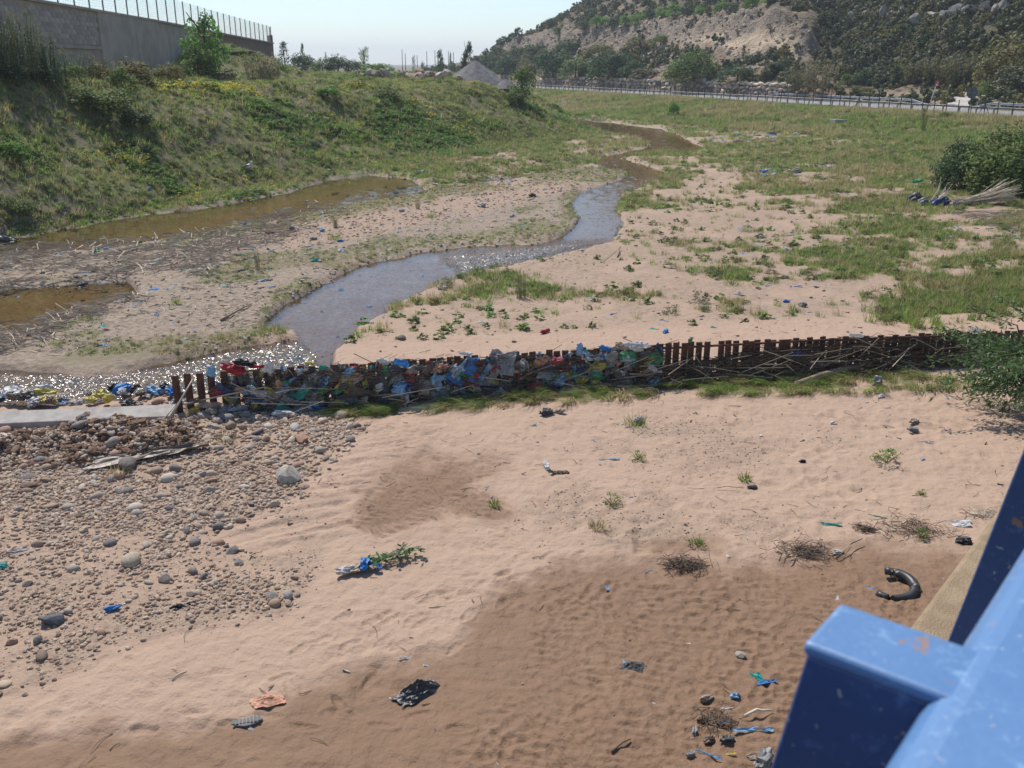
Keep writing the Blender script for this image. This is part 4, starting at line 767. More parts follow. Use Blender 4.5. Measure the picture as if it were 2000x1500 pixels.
# ------------------------------------------------------------------ litter
def litter(name, label, cat, px, py, wpx, col, kind='rag', group=None, k=None, rot=None, sz=(1, 1, 1), lift=0, pos=None):
    X_, Y_, z = pos or hit(px, py); sc = wpx * math.sqrt(X_ ** 2 + Y_ ** 2 + (H - z) ** 2) / F; k = int(px * 3 + py) if k is None else k
    ms = (RAGS if kind == 'rag' else BAGS)[k % (len(RAGS) if kind == 'rag' else len(BAGS))]
    o = obj(name, ms, M['p_' + col], loc=(X_, Y_, z + lift + (.16 * sc if kind != 'rag' else -.02 * sc)), rot=(random.gauss(0, .12), random.gauss(0, .12), (k * 1.7) % 6.28 if rot is None else rot), scale=tuple(sc * q for q in sz))
    return tag(o, label, cat, group)
NEAR = [
 ('paper_scrap', 'flat peach-coloured scrap beside the grey shoe sole', 'paper', 470, 1385, 34, 'orange', 'rag', .3, (1, .6, .15)),
 ('net_scrap', 'teal and blue shreds of netting on the wet sand, near the blue railing post', 'net', 1478, 1308, 34, 'teal', 'rag', 2.4, (1, .7, .8)),
 ('net_scrap', 'blue shredded end of the teal netting on wet sand', 'net', 1500, 1320, 38, 'blue', 'rag', .2, (1, .45, .5)),
 ('net_scrap', 'frayed pale blue net heap on the wet sand below the bone', 'net', 1475, 1412, 62, 'lightblue', 'rag', .1, (1, .5, .5)),
 ('plastic_scrap', 'pale grey-white crumpled plastic next to the small blue cup', 'plastic', 1380, 1352, 26, 'beige', 'bag', .4, (1, .9, 1)),
 ('plastic_cup', 'small crushed blue plastic cup above a clear strip on wet sand', 'cup', 1437, 1350, 20, 'lightblue', 'bag', .4, (1, .9, 1.2)),
 ('plastic_strip', 'clear plastic strip under the small blue cup', 'plastic', 1430, 1366, 34, 'white', 'rag', .35, (1, .35, .25)),
 ('net_scrap', 'short blue net scrap beside the dark rotted leaf heap', 'net', 1418, 1396, 28, 'blue', 'rag', .3, (1, .5, .6)),
 ('plastic_scrap', 'yellow plastic wrapper on wet sand at the bottom of the heap', 'wrapper', 1420, 1456, 40, 'yellow', 'rag', .0, (1, .5, .3)),
 ('plastic_bag', 'pale green-white torn bag left of the yellow wrapper', 'bag', 1382, 1455, 42, 'lightblue', 'rag', -.6, (1, .5, .6)),
 ('plastic_scrap', 'grey crumpled plastic left of the pale torn bag', 'plastic', 1350, 1456, 20, 'grey', 'bag', .2, (1, 1, 1)),
 ('plastic_scrap', 'greyish plastic knot above the pale torn bag', 'plastic', 1357, 1412, 24, 'grey', 'bag', 1.2, (1, .8, 1.1)),
 ('fabric_wad', 'brown rotted leaf and cloth heap on the wet sand', 'debris', 1388, 1390, 44, 'brown', 'rag', .1, (1, .7, .8)),
 ('fabric_wad', 'dark tangle of rags between the net heap and the grey knot', 'cloth', 1422, 1432, 36, 'darkgrey', 'bag', .4, (1, .8, .7)),
 ('fabric_wad', 'tan knotted rag right of the grey knot', 'cloth', 1388, 1428, 30, 'brown', 'bag', .6, (1, .7, .9)),
 ('plastic_bag', 'white-grey bag at the foot of the blue railing post', 'bag', 1492, 1478, 60, 'grey', 'bag', .9, (1, .8, .9)),
 ('plastic_bag', 'pale bag half under the blue railing post', 'bag', 1488, 1462, 40, 'beige', 'rag', .2, (1, .6, .8)),
 ('paper_scrap', 'small white paper rectangle on wet sand below the bouquet line', 'paper', 1346, 1242, 10, 'white', 'rag', .2, (1, 1, .15)),
 ('paper_scrap', 'crumpled white paper upright beside the blue railing post top', 'paper', 1637, 1156, 26, 'white', 'rag', 1.3, (1, .8, .9)),
 ('plastic_bag', 'dirty white bag draped over the half-buried tyre', 'bag', 1755, 1118, 30, 'beige', 'bag', .4, (1, .9, 1)),
 ('plastic_strip', 'pale blue plastic shred by the left end of the tyre', 'plastic', 1705, 1138, 24, 'lightblue', 'rag', 2.2, (1, .5, .8)),
 ('net_scrap', 'green plastic net strip stretched on the dry sand', 'net', 1608, 1012, 62, 'teal', 'rag', -.45, (1, .28, .5)),
 ('net_scrap', 'thin teal strap on dry sand right of the green net strip', 'net', 1728, 1006, 44, 'teal', 'rag', -.2, (1, .16, .3)),
 ('net_scrap', 'faded green scrap beside a small green plant', 'net', 1748, 1028, 34, 'green', 'rag', .1, (1, .25, .3)),
 ('plastic_bag', 'white torn bag on dry sand close to the bridge edge', 'bag', 1866, 1016, 46, 'white', 'rag', -.2, (1, .55, .7)),
 ('plastic_bag', 'black crumpled bag beside the bridge edge', 'bag', 1886, 1054, 30, 'black', 'bag', -.3, (1, .9, .8)),
 ('plastic_scrap', 'white torn plastic in the dark debris patch', 'plastic', 1588, 1068, 36, 'white', 'rag', -.2, (1, .4, .6)),
 ('plastic_scrap', 'white crumpled plastic right of the dark debris patch', 'plastic', 1637, 1068, 24, 'white', 'bag', .2, (1, .8, .8)),
 ('plastic_scrap', 'grey film below the dark debris patch', 'plastic', 1555, 1082, 26, 'grey', 'rag', .5, (1, .6, .7)),
 ('plastic_scrap', 'white torn plastic on the twig heap at the wet sand edge', 'plastic', 1355, 1102, 30, 'white', 'rag', -.5, (1, .5, .9)),
 ('plastic_scrap', 'small white pointed plastic left of the twig heap', 'plastic', 1268, 1106, 22, 'white', 'rag', .5, (1, .6, 1)),
 ('plastic_scrap', 'long white plastic shred beside a small leafy plant', 'plastic', 1222, 964, 46, 'white', 'rag', .1, (1, .22, .3)),
 ('cloth_scrap', 'faded blue cloth on dry sand below the barrier', 'cloth', 1190, 890, 36, 'lightblue', 'rag', .1, (1, .4, .35)),
 ('plastic_bottle', 'white plastic jug standing in a scour hole on the sand', 'jug', 1068, 912, 26, 'white', 'bag', 1.9, (1, .7, 1.1)),
 ('plastic_scrap', 'brown shard leaning by the white jug', 'shard', 1092, 920, 34, 'brown', 'rag', .2, (1, .6, 1.1)),
 ('plastic_bottle', 'small black bottle lying on the dry sand', 'bottle', 1568, 898, 16, 'black', 'bag', .1, (1, .6, .8)),
 ('plastic_scrap', 'flat white scrap on pale sand below the log', 'plastic', 1625, 824, 17, 'white', 'bag', .3, (1, .8, .5)),
 ('plastic_scrap', 'bright white bowl-like scrap at the grass edge beside the grey sack', 'plastic', 1722, 770, 16, 'white', 'bag', .3, (1, .8, .8)),
 ('plastic_sack', 'grey-white tied sack in the flattened grass', 'sack', 1714, 748, 36, 'grey', 'bag', 1.1, (1, .9, 1.3)),
 ('plastic_bag', 'flat white bag at the end of a row of dirty scraps', 'bag', 1800, 858, 34, 'white', 'rag', -.1, (1, .45, .4)),
 ('plastic_bag', 'grey-white bag in the middle of a row of dirty scraps', 'bag', 1784, 834, 24, 'grey', 'bag', -.1, (1, .8, .7)),
 ('plastic_bag', 'dirty grey bag at the upper end of a row of scraps', 'bag', 1786, 820, 26, 'beige', 'bag', .5, (1, .8, .7)),
 ('plastic_scrap', 'pale flat scrap in the dry channel below the grass', 'plastic', 1796, 800, 20, 'white', 'rag', .1, (1, .5, .3)),
 ('plastic_bag', 'white and clear bag stuck on a weed tuft in front of the barrier', 'bag', 1248, 822, 36, 'white', 'bag', .9, (1, .6, 1)),
 ('plastic_bag', 'dark grey bag bundle lying before the barrier', 'bag', 1068, 806, 32, 'darkgrey', 'bag', .2, (1, .9, 1)),
 ('plastic_bag', 'beige rounded bag touching the dark grey bundle', 'bag', 1092, 803, 24, 'beige', 'bag', .2, (1, .9, .9)),
 ('plastic_scrap', 'light teal scrap below the dark grey bundle', 'plastic', 1040, 826, 18, 'teal', 'rag', .4, (1, .6, .6)),
 ('plastic_bag', 'white bag lying among cobbles at the foot of the barrier', 'bag', 555, 810, 46, 'white', 'bag', .1, (1, .6, .55)),
 ('plastic_bag', 'bright blue bag at the foot of the barrier beside cobbles', 'bag', 620, 793, 36, 'blue', 'bag', .2, (1, .9, 1.1)),
 ('plastic_bag', 'teal green bag low on the barrier beside the bright blue bag', 'bag', 588, 782, 30, 'teal', 'bag', 1.3, (1, .8, 1.4)),
 ('plastic_bag', 'long white plastic bag stretched among the cobbles', 'bag', 50, 1072, 56, 'white', 'rag', .35, (1, .3, .4)),
 ('plastic_bag', 'pale pink-white film among cobbles right of the long white bag', 'film', 115, 1052, 50, 'beige', 'rag', .3, (1, .35, .25)),
 ('plastic_bag', 'dark green bag between cobbles', 'bag', 4, 1108, 24, 'teal', 'bag', .3, (1, .8, .8)),
 ('plastic_scrap', 'lime yellow scrap on the cobbles', 'plastic', 268, 1030, 24, 'yellow', 'rag', .2, (1, .6, .4)),
 ('plastic_strip', 'black twisted plastic strip on the fine gravel', 'plastic', 370, 1178, 60, 'black', 'rag', .75, (1, .22, .5)),
 ('plastic_scrap', 'blue and white crushed carton among cobbles', 'carton', 218, 1190, 28, 'blue', 'bag', .4, (1, .7, .7)),
 ('plastic_scrap', 'white scrap touching the blue carton among cobbles', 'carton', 232, 1180, 22, 'white', 'rag', .4, (1, .6, .5)),
 ('sack_cloth', 'long beige sackcloth twisted across the cobbles', 'cloth', 300, 888, 200, 'brown', 'rag', .42, (1, .32, .3)),
 ('plastic_scrap', 'white hooked plastic on the brown earth clods', 'plastic', 292, 848, 30, 'white', 'rag', -.2, (1, .4, .6)),
]
for nm, lb, ct, px, py_, wd, col, kd, rt, sz in NEAR: litter(nm, lb, ct, px, py_, wd, col, kd, rot=rt, sz=sz)
# soggy pieces further up the bed, one by one
MID = [
 ('plastic_bag', 'red bag on the sand behind the barrier', 1065, 651, 24, 'red', 'bag'), ('plastic_bag', 'blue bag caught in grass just behind the barrier', 1300, 650, 20, 'blue', 'bag'), ('plastic_scrap', 'turquoise scrap on the sand behind the barrier right of the blue bag', 1396, 640, 12, 'teal', 'rag'),
 ('plastic_scrap', 'turquoise strip left of the blue bag behind the barrier', 1278, 643, 13, 'teal', 'rag'), ('plastic_scrap', 'dark blue scrap among herbs on the sand', 1198, 614, 14, 'blue', 'rag'), ('plastic_scrap', 'pale blue scrap among herbs left of the dark blue one', 1156, 584, 12, 'lightblue', 'rag'),
 ('plastic_scrap', 'white scrap below the leafy herb clump on the sand', 1296, 626, 14, 'white', 'rag'), ('plastic_scrap', 'small red scrap on the sand behind the slats', 1447, 630, 12, 'red', 'rag'), ('fabric_wad', 'dark rag on the sand behind the slats', 1568, 600, 20, 'darkgrey', 'bag'),
 ('plastic_cup', 'white cup floating in the main stream', 721, 584, 12, 'white', 'bag'), ('plastic_bag', 'dark blue bag half sunk in the stream', 664, 552, 13, 'navy', 'bag'), ('plastic_bag', 'grey bag on the grassy stream edge', 866, 566, 16, 'grey', 'bag'),
 ('plastic_bag', 'white bag spread on the gravel spit above the riffle', 486, 658, 20, 'white', 'rag'), ('plastic_scrap', 'white scrap on the muddy island edge', 232, 702, 9, 'white', 'rag'), ('plastic_scrap', 'turquoise strip on the muddy island', 202, 642, 16, 'teal', 'rag'), ('plastic_scrap', 'blue strip below the turquoise strip on the island', 202, 672, 16, 'lightblue', 'rag'),
 ('plastic_bag', 'blue bag in mud at the island edge', 298, 566, 20, 'blue', 'rag'), ('plastic_bag', 'blue torn bag on the muddy island beside grass', 515, 548, 24, 'blue', 'rag'), ('plastic_bag', 'dark blue bag beside the torn blue bag', 470, 530, 18, 'navy', 'rag'), ('plastic_bag', 'light grey bag beside the dark blue bag on the island', 486, 538, 14, 'grey', 'bag'),
 ('plastic_bag', 'red-pink bag among the flood debris', 527, 458, 16, 'red', 'bag'), ('plastic_bag', 'dark bundle right of the red-pink bag', 570, 452, 24, 'darkgrey', 'bag'), ('plastic_bag', 'blue bag upright by the stream bank grass', 664, 474, 12, 'blue', 'bag'), ('plastic_bag', 'pale blue bag at the cut bank', 672, 492, 16, 'lightblue', 'rag'),
 ('plastic_bag', 'light blue bag on the bank left of the cut', 606, 483, 14, 'lightblue', 'rag'), ('plastic_bag', 'blue and white bag right of the red-pink bag', 630, 453, 16, 'lightblue', 'bag'), ('plastic_bag', 'white bag on the upper gravel bar', 630, 419, 12, 'white', 'bag'), ('plastic_bag', 'grey-blue bag on the grassy stream side', 1000, 425, 14, 'grey', 'bag'),
 ('plastic_bag', 'grey bag on the open gravel bar', 942, 406, 18, 'grey', 'bag'), ('plastic_bag', 'dark bag near the upper edge of the gravel bar', 1040, 386, 16, 'darkgrey', 'bag'), ('plastic_bag', 'white bag in the shallows below the bank', 822, 340, 20, 'grey', 'bag'), ('plastic_bag', 'blue bag on the foot of the green bank', 291, 371, 10, 'blue', 'bag'),
 ('plastic_bag', 'dark bin bag at the edge of the brown pool', 16, 462, 34, 'darkgrey', 'bag'), ('plastic_scrap', 'white floating scrap in the brown pool', 328, 444, 16, 'white', 'rag'), ('plastic_bag', 'lime green bag among the cane debris', 188, 497, 16, 'green', 'bag'), ('plastic_scrap', 'white scrap on the bank foot above the pool', 343, 372, 9, 'white', 'rag'),
 ('plastic_bag', 'white bag in grass below the road embankment', 1562, 314, 18, 'white', 'rag'), ('plastic_bag', 'red bag in grass on the flood plain', 1562, 361, 12, 'red', 'bag'), ('plastic_bag', 'pale blue-white bag in the grass near the red bag', 1630, 376, 18, 'white', 'rag'), ('plastic_bag', 'blue bag left of the litter strip in the grass', 1507, 334, 12, 'blue', 'bag'),
 ('plastic_bag', 'light blue sheet at the foot of the embankment', 1510, 273, 18, 'blue', 'rag'), ('plastic_scrap', 'white sheet on the silt right of the stream bend', 1538, 460, 20, 'white', 'rag'), ('plastic_scrap', 'blue scrap on patchy grass', 1618, 486, 16, 'blue', 'rag'), ('plastic_scrap', 'pale blue scrap left of the blue scrap on patchy grass', 1602, 498, 16, 'lightblue', 'rag'),
 ('plastic_scrap', 'blue scrap in grass, lower on the plain', 1555, 560, 16, 'blue', 'rag'), ('plastic_scrap', 'dark blue scrap in grass right of the lower blue scrap', 1597, 562, 14, 'navy', 'rag'), ('plastic_scrap', 'grey sheet in grass beside the lower blue scrap', 1500, 558, 18, 'grey', 'rag'), ('plastic_scrap', 'pale sheet on silt below the silt ridge', 1440, 576, 22, 'grey', 'rag'),
 ('plastic_scrap', 'green wisp by the stream bend', 1206, 447, 14, 'teal', 'rag'), ('plastic_scrap', 'small green bag by the tall weed', 1022, 573, 12, 'green', 'bag'), ('plastic_scrap', 'pale blue scrap at the crest of the silt ridge', 1425, 482, 10, 'lightblue', 'rag'),
]
for nm, lb, px, py_, wd, col, kd in MID: litter(nm, lb, 'litter' if nm != 'plastic_bag' else 'bag', px, py_, wd * 1.15, col, kd, sz=(1, .8, .8))
# unremarkable litter: the larger pieces one by one, the rest as one mass
areas = [((1480, 1660, 320, 350), 'in the litter strip at the foot of the embankment', 46), ((1380, 1560, 262, 285), 'in the far litter strip by the stream bend', 26), ((1800, 2000, 432, 470), 'in the flood-laid canes on the right plain', 18), ((640, 1000, 330, 375), 'in the stony shallows below the green bank', 46), ((60, 640, 440, 560), 'in the cane debris between the pools', 50), ((1450, 1900, 440, 600), 'on the patchy grass of the plain', 26)]
cols = ['white', 'white', 'white', 'grey', 'grey', 'lightblue', 'beige', 'blue', 'darkgrey', 'teal']; cname = {'white': 'white', 'grey': 'grey', 'lightblue': 'pale blue', 'beige': 'beige', 'blue': 'blue', 'darkgrey': 'dark grey', 'teal': 'turquoise'}
r = np.random.default_rng(51)
for (x0, x1, y0, y1), wh, n in areas:
    for q in range(n):
        c = cols[r.integers(0, len(cols))]; px = r.uniform(x0, x1); py_ = r.uniform(y0, y1)
        litter('plastic_scrap', '%s plastic scrap %s' % (cname[c], wh), 'litter', px, py_, r.uniform(8, 18), c, 'rag' if r.uniform() < .6 else 'bag', group='%s scraps %s' % (cname[c], wh), k=int(r.integers(0, 99)), sz=(1, .8, .9))
def pmesh(src, col): m = src.copy(); m.materials.clear(); m.materials.append(M['p_' + col]); return m
LIT = [pmesh(RAGS[i], c) for i, c in enumerate(('white', 'grey', 'lightblue', 'beige', 'darkgrey', 'white'))] + [pmesh(BAGS[0], 'grey'), pmesh(BAGS[1], 'white')]
X, Y, r = wedge(9000, 21, 110, .62, 52); dl = dleft(X, Y); isl = zone('island', X, Y); s_, d_ = rcoord(X, Y)
den = .05 + .4 * (isl > 0) + .3 * (zone('cane', X, Y) > -3) + .12 * ((dl > -2) & (dl < .6)) + .35 * ((d_ > -19) & (d_ < -13) & (Y > 55)); den = np.where(dl > .6, .012, den)
den = den * np.where((zone('water', X, Y) > 0), .25, 1)
k = (r.uniform(0, 1, len(X)) < den) & (Y > 18.2 + .227 * (X + 6.1)); X, Y = X[k], Y[k]; Z = np.maximum(ground_z(X, Y), 0)
scatter('small_litter', 'small scraps of pale plastic strewn over the flood plain', 'litter', np.stack([X, Y, Z], -1), r.uniform(.06, .2, len(X)) * np.interp(Y, [20, 100], [.8, 1.8]), LIT, tilt=.3)
X, Y, r = uni(3000, -7, 11, 7, 17.5, 55); k = r.uniform(0, 1, 3000) < .02 + .10 * sst(.5, .7, fbm(X * .6, Y * .6, 3, 104)) + .12 * (Y > 14.6) * (X > -2); X, Y = X[k], Y[k]
scatter('sand_litter', 'small scraps of plastic and plant bits scattered on the sand', 'litter', np.stack([X, Y, ground_z(X, Y)], -1), r.uniform(.03, .10, len(X)), LIT + [pmesh(RAGS[3], 'brown'), pmesh(RAGS[4], 'darkgrey'), pmesh(RAGS[5], 'brown')], tilt=.3)
# rubbish pressed against the barrier
r = np.random.default_rng(53); fc = ['darkgrey', 'brown', 'grey', 'grey', 'white', 'white', 'beige', 'blue', 'lightblue', 'navy', 'brown', 'beige', 'teal', 'green', 'grey', 'yellow', 'red', 'white', 'lightblue', 'orange']
cname.update({'orange': 'orange', 'teal': 'turquoise', 'brown': 'brown', 'navy': 'navy blue', 'black': 'black', 'green': 'green', 'red': 'red', 'yellow': 'yellow'})
def on_barrier(X_, z, off): p = fx(X_) + FN * off; return (p.x, p.y, z)
for q in range(262):
    X_ = r.uniform(-5.9, 2.9) if q < 232 else r.uniform(4.5, 10.5); hh = ftop(X_) - .13; z = r.uniform(0.02, hh) if q < 232 else r.uniform(.02, .30)
    c = fc[r.integers(0, len(fc))]; off = .10 + .19 * r.uniform() * (1.15 - z / hh); lev = 'low' if z < .3 else 'halfway up' if z < .6 else 'high'
    if X_ < -4.3 and r.uniform() < .5: continue
    ms = (RAGS + BAGS)[r.integers(0, len(RAGS) + len(BAGS))]; sc = r.uniform(.22, .42)
    o = obj('rubbish_scrap', ms, M['m_' + c], loc=on_barrier(X_, z, off), rot=(r.uniform(.9, 1.9), r.normal(0, .5), FANG + r.normal(0, .4)), scale=(sc, sc * r.uniform(.6, 1.2), sc * .8))
    wh = 'on the clogged part of the barrier' if q < 232 else 'in the right-hand twig heap'
    tag(o, '%s rag caught %s %s' % (cname[c], lev, wh), 'rubbish', '%s rubbish %s %s' % (cname[c], lev, wh))
BAR = [(1150, 725, 62, 'yellow', 'large yellow plastic sheet caught on the clogged barrier', (1, .5, .5), 'rag', -.6), (678, 745, 50, 'yellow', 'yellowish net bag hanging down the barrier', (.5, 1, .5), 'rag', .5), (606, 709, 20, 'yellow', 'bright yellow bag on top of the slats', (1, .7, 1), 'bag', 0), (452, 720, 40, 'red', 'dark red garment hanging over the slats', (1, .8, 1), 'bag', .3), (478, 708, 44, 'black', 'black hairy bundle on top of the slats', (1, .6, .7), 'bag', .1), (505, 716, 28, 'red', 'red cloth under the black bundle', (1, .6, .6), 'rag', 0),
       (412, 724, 18, 'lightblue', 'light blue bag over a slat near the sill', (1, 1.6, .8), 'bag', 1.5), (525, 720, 20, 'white', 'clear white bag on top of the slats', (1, 1.4, .8), 'bag', 1.4), (750, 705, 26, 'white', 'white bag on top of the clogged slats', (1, .8, .9), 'bag', .2), (784, 708, 24, 'blue', 'blue cloth on top of the clogged slats', (1, .7, .6), 'rag', .3), (632, 718, 16, 'teal', 'turquoise ball of plastic below the slat tops', (1, .9, 1), 'bag', 0), (910, 690, 28, 'white', 'white rolled bag lying on the slat tops', (1, .5, .8), 'bag', .1),
       (1132, 680, 20, 'lightblue', 'light blue bag pulled over one slat top', (1, 1.2, .8), 'bag', 1.5), (1182, 680, 26, 'blue', 'blue bag on the slat tops beside the white bundle', (1, .8, .8), 'bag', .2), (1245, 676, 48, 'white', 'large white bundle of plastic on the slat tops', (1, .5, .7), 'bag', .1), (1212, 676, 24, 'beige', 'dirty white bag on the slat tops', (1, .8, .8), 'bag', .4), (928, 765, 70, 'navy', 'dark blue tarpaulin low on the barrier', (1, .5, .5), 'rag', -.2), (1070, 755, 40, 'lightblue', 'faded blue plastic low on the clogged barrier', (1, .7, .6), 'rag', .3),
       (520, 775, 48, 'blue', 'blue bag behind cobbles at the barrier foot', (1, .6, .7), 'bag', .1), (1283, 740, 26, 'grey', 'pale grey paper sack stuck on the slats right of the clogged part', (.7, 1.6, .5), 'rag', 1.4), (1135, 755, 30, 'green', 'green bag low on the clogged barrier', (1, .6, .6), 'bag', .2), (985, 770, 36, 'teal', 'turquoise scrap at the barrier foot', (1, .5, .5), 'rag', -.3), (920, 722, 22, 'orange', 'orange pink and yellow scrap on the barrier', (1, .9, .6), 'rag', .6), (1555, 690, 26, 'navy', 'dark blue bag in the twigs on the right part of the barrier', (1, .9, .9), 'bag', 0), (1810, 705, 40, 'lightblue', 'pale blue bag near the right end of the barrier', (1, .7, .7), 'bag', .2), (1348, 664, 12, 'green', 'bright green bottle-like scrap on the slat tops', (.6, 1.5, .6), 'bag', 1.5), (1672, 655, 24, 'white', 'white strip tied over the right slat tops', (1, .4, .5), 'rag', .1), (1906, 645, 22, 'white', 'white rag over the far right slat tops', (1, .5, .5), 'rag', .1)]
for px, py_, wd, c, lb, sz, kd, ry in BAR:
    x, y, k = ray(px, py_); t = (FA.x * FN.x + FA.y * FN.y + .13) / (float(x) * FN.x + float(y) * FN.y); p = (float(x) * t, float(y) * t, H + float(k) * t); sc = wd * 1.15 * t / F
    o = obj('plastic_bag', (BAGS if kd == 'bag' else RAGS)[int(px) % 8], M['p_' + c], loc=p, rot=(1.35, ry, FANG), scale=tuple(sc * q for q in sz)); tag(o, lb, 'rubbish')
r = np.random.default_rng(56); n = 1700; X_ = r.uniform(-5.2, 3.0, n); hh = np.interp(X_, [-6.1, 3.3], [.84, .80]); z = hh * r.uniform(0.02, 1, n); off = .03 + .13 * r.uniform(0, 1, n) * (1.2 - z / hh)
def qmesh(src, col): m = src.copy(); m.materials.clear(); m.materials.append(M['m_' + col]); return m
PACK = [qmesh(RAGS[i], c) for i, c in enumerate(('white', 'grey', 'lightblue', 'beige', 'white'))] + [qmesh(RAGS[i], c) for i, c in enumerate(('brown', 'darkgrey', 'brown', 'beige', 'navy', 'blue', 'darkgrey', 'brown'))] + [qmesh(BAGS[2], 'brown'), qmesh(BAGS[4], 'darkgrey'), qmesh(BAGS[5], 'grey'), qmesh(BAGS[6], 'teal'), qmesh(BAGS[7], 'red'), qmesh(BAGS[3], 'yellow')]
scatter('packed_rubbish', 'small scraps of film, cloth and leaves packed between the slats of the barrier', 'rubbish', np.stack([X_ + FN.x * off, FA.y + .227 * (X_ + 6.1) + FN.y * off, z], -1), r.uniform(.08, .24, n), PACK, tilt=1.3)
# rubbish heaped on the sill
r = np.random.default_rng(54)
for q in range(46):
    px = r.uniform(-10, 365); py_ = np.interp(px, [0, 365], [778, 772]) + r.uniform(-14, 12); c = ['white', 'grey', 'darkgrey', 'lightblue', 'white', 'beige', 'yellow', 'blue', 'black', 'brown'][r.integers(0, 10)]
    g = at(px, py_, .22); litter('rubbish_scrap', '%s scrap in the heap behind the concrete sill' % cname[c], 'rubbish', px, py_, r.uniform(18, 36), c, 'bag' if r.uniform() < .6 else 'rag', group='%s scraps behind the sill' % cname[c], k=int(r.integers(0, 99)), pos=(g[0], g[1], .12 + .12 * r.uniform()))
for px, py_, wd, c, lb in [(85, 765, 36, 'yellow', 'large clear yellow bag in the heap behind the sill'), (85, 752, 30, 'white', 'white bag on top of the yellow bag behind the sill'), (55, 768, 34, 'darkgrey', 'dark rounded bag behind the leaning blades'), (25, 765, 50, 'white', 'white torn sheet behind the leaning blades'), (195, 764, 30, 'yellow', 'pale yellow bag behind the sill'), (220, 752, 26, 'black', 'black bag at the stream side of the sill'), (350, 761, 18, 'green', 'green bag at the end of the sill')]:
    g = at(px, py_, .3); litter('plastic_bag', lb, 'bag', px, py_, wd, c, 'bag', pos=(g[0], g[1], .2))

# ------------------------------------------------------------------ twigs, canes, sticks
def sticks(name, label, cat, P, ang, Ln, rad, mt, pitch=0.1, bend=.08, sd=0, n=3):
    r = np.random.default_rng(sd); k = len(P); t = np.linspace(-.5, .5, 4); V = np.zeros((k, 4, n, 3)); pit = r.normal(0, pitch, k); bz = r.normal(0, bend, k)
    d = np.stack([np.cos(ang) * np.cos(pit), np.sin(ang) * np.cos(pit), np.sin(pit)], -1); sd_ = np.stack([-np.sin(ang), np.cos(ang), 0 * ang], -1); up = np.cross(d, sd_)
    for j in range(4):
        c = P + d * (t[j] * Ln)[:, None] + (sd_ * bz[:, None] + up * np.abs(bz)[:, None] * .4) * ((.25 - t[j] ** 2) * 4 * Ln)[:, None]
        for q in range(n):
            a = 2 * math.pi * q / n; V[:, j, q] = c + (sd_ * math.cos(a) + up * math.sin(a)) * (rad * (1 - .45 * (t[j] + .5)))[:, None]
    f = []
    for j in range(3):
        for q in range(n): f.append((j * n + q, j * n + (q + 1) % n, (j + 1) * n + (q + 1) % n, (j + 1) * n + q))
    f = np.array(f); Fq = (np.arange(k)[:, None, None] * 4 * n + f[None]).reshape(-1, 4)
    return tag(obj(name, mesh_np(name, V.reshape(-1, 3), Fq), M[mt]), label, cat, kind='stuff')
r = np.random.default_rng(61); n = 3200; X_ = np.where(r.uniform(0, 1, n) < .24, r.uniform(-5.0, 3, n), r.uniform(2.6, 11.5, n)); top = np.where(X_ < 2.9, np.interp(X_, [-6, 3], [.86, .84]), np.interp(X_, [2.9, 4, 7, 9, 11.5], [.40, .50, .72, .62, .45])); z = top * r.uniform(0, 1, n) ** .8; off = .04 + .36 * (1 - z / (top + .05)) * r.uniform(0, 1, n) + np.where(X_ > 2.9, .28 * r.uniform(0, 1, n) * (1 - z / .7), 0)
P = np.stack([FA.x + FD.x * (X_ + 6.1) / FD.x + FN.x * off, FA.y + FD.y * (X_ + 6.1) / FD.x + FN.y * off, z], -1)
sticks('flood_twigs', 'tangle of dark twigs and stalks pressed against the barrier', 'debris', P, FANG + r.normal(0, .25, n), r.uniform(.25, 1.1, n), r.uniform(.004, .012, n), 'twig', .22, .06, 62)
n = 110; X_ = np.where(r.uniform(0, 1, n) < .3, r.uniform(-5.0, 3, n), r.uniform(2.6, 11.0, n)); z = r.uniform(.05, .6, n); off = .12 + .4 * (1 - z / .9) * r.uniform(.4, 1, n)
P = np.stack([X_ + FN.x * off, FA.y + .227 * (X_ + 6.1) + FN.y * off, z], -1)
sticks('cane_stalks', 'pale dry cane stalks caught on the barrier', 'debris', P, FANG + r.normal(0, .4, n), r.uniform(.5, 1.5, n), r.uniform(.007, .013, n), 'cane', .3, .05, 63)
# cane debris on the island and elsewhere
X, Y, r = wedge(26000, 20, 60, .62, 64); k = (zone('cane', X, Y, 8) > -4) & (r.uniform(0, 1, len(X)) < .9) & (fbm(X * .6, Y * .6, 3, 99) > .3); X, Y = X[k], Y[k]; n = len(X); Z = np.maximum(ground_z(X, Y), 0) + r.uniform(.0, .14, n)
sticks('cane_debris', 'mats of dry cane and reed stalks left by the flood between the pools', 'debris', np.stack([X, Y, Z], -1), r.normal(.25, .75, n), r.uniform(.25, 1.1, n), r.uniform(.010, .024, n), 'cane', .15, .07, 65)
X, Y, r = wedge(40000, 20, 90, .6, 70); isl_ = zone('island', X, Y, 6); k = (isl_ > -4) & (r.uniform(0, 1, len(X)) < .5 * sst(.35, .6, fbm(X * .7, Y * .7, 3, 103))) & (zone('water', X, Y) < 0); X, Y = X[k], Y[k]; n = len(X)
sticks('island_debris', 'brown plant bits and short stalks strewn over the muddy island', 'debris', np.stack([X, Y, np.maximum(ground_z(X, Y), 0) + .02], -1), r.uniform(0, 6.28, n), r.uniform(.06, .35, n), r.uniform(.006, .016, n), 'straw', .15, .12, 71)
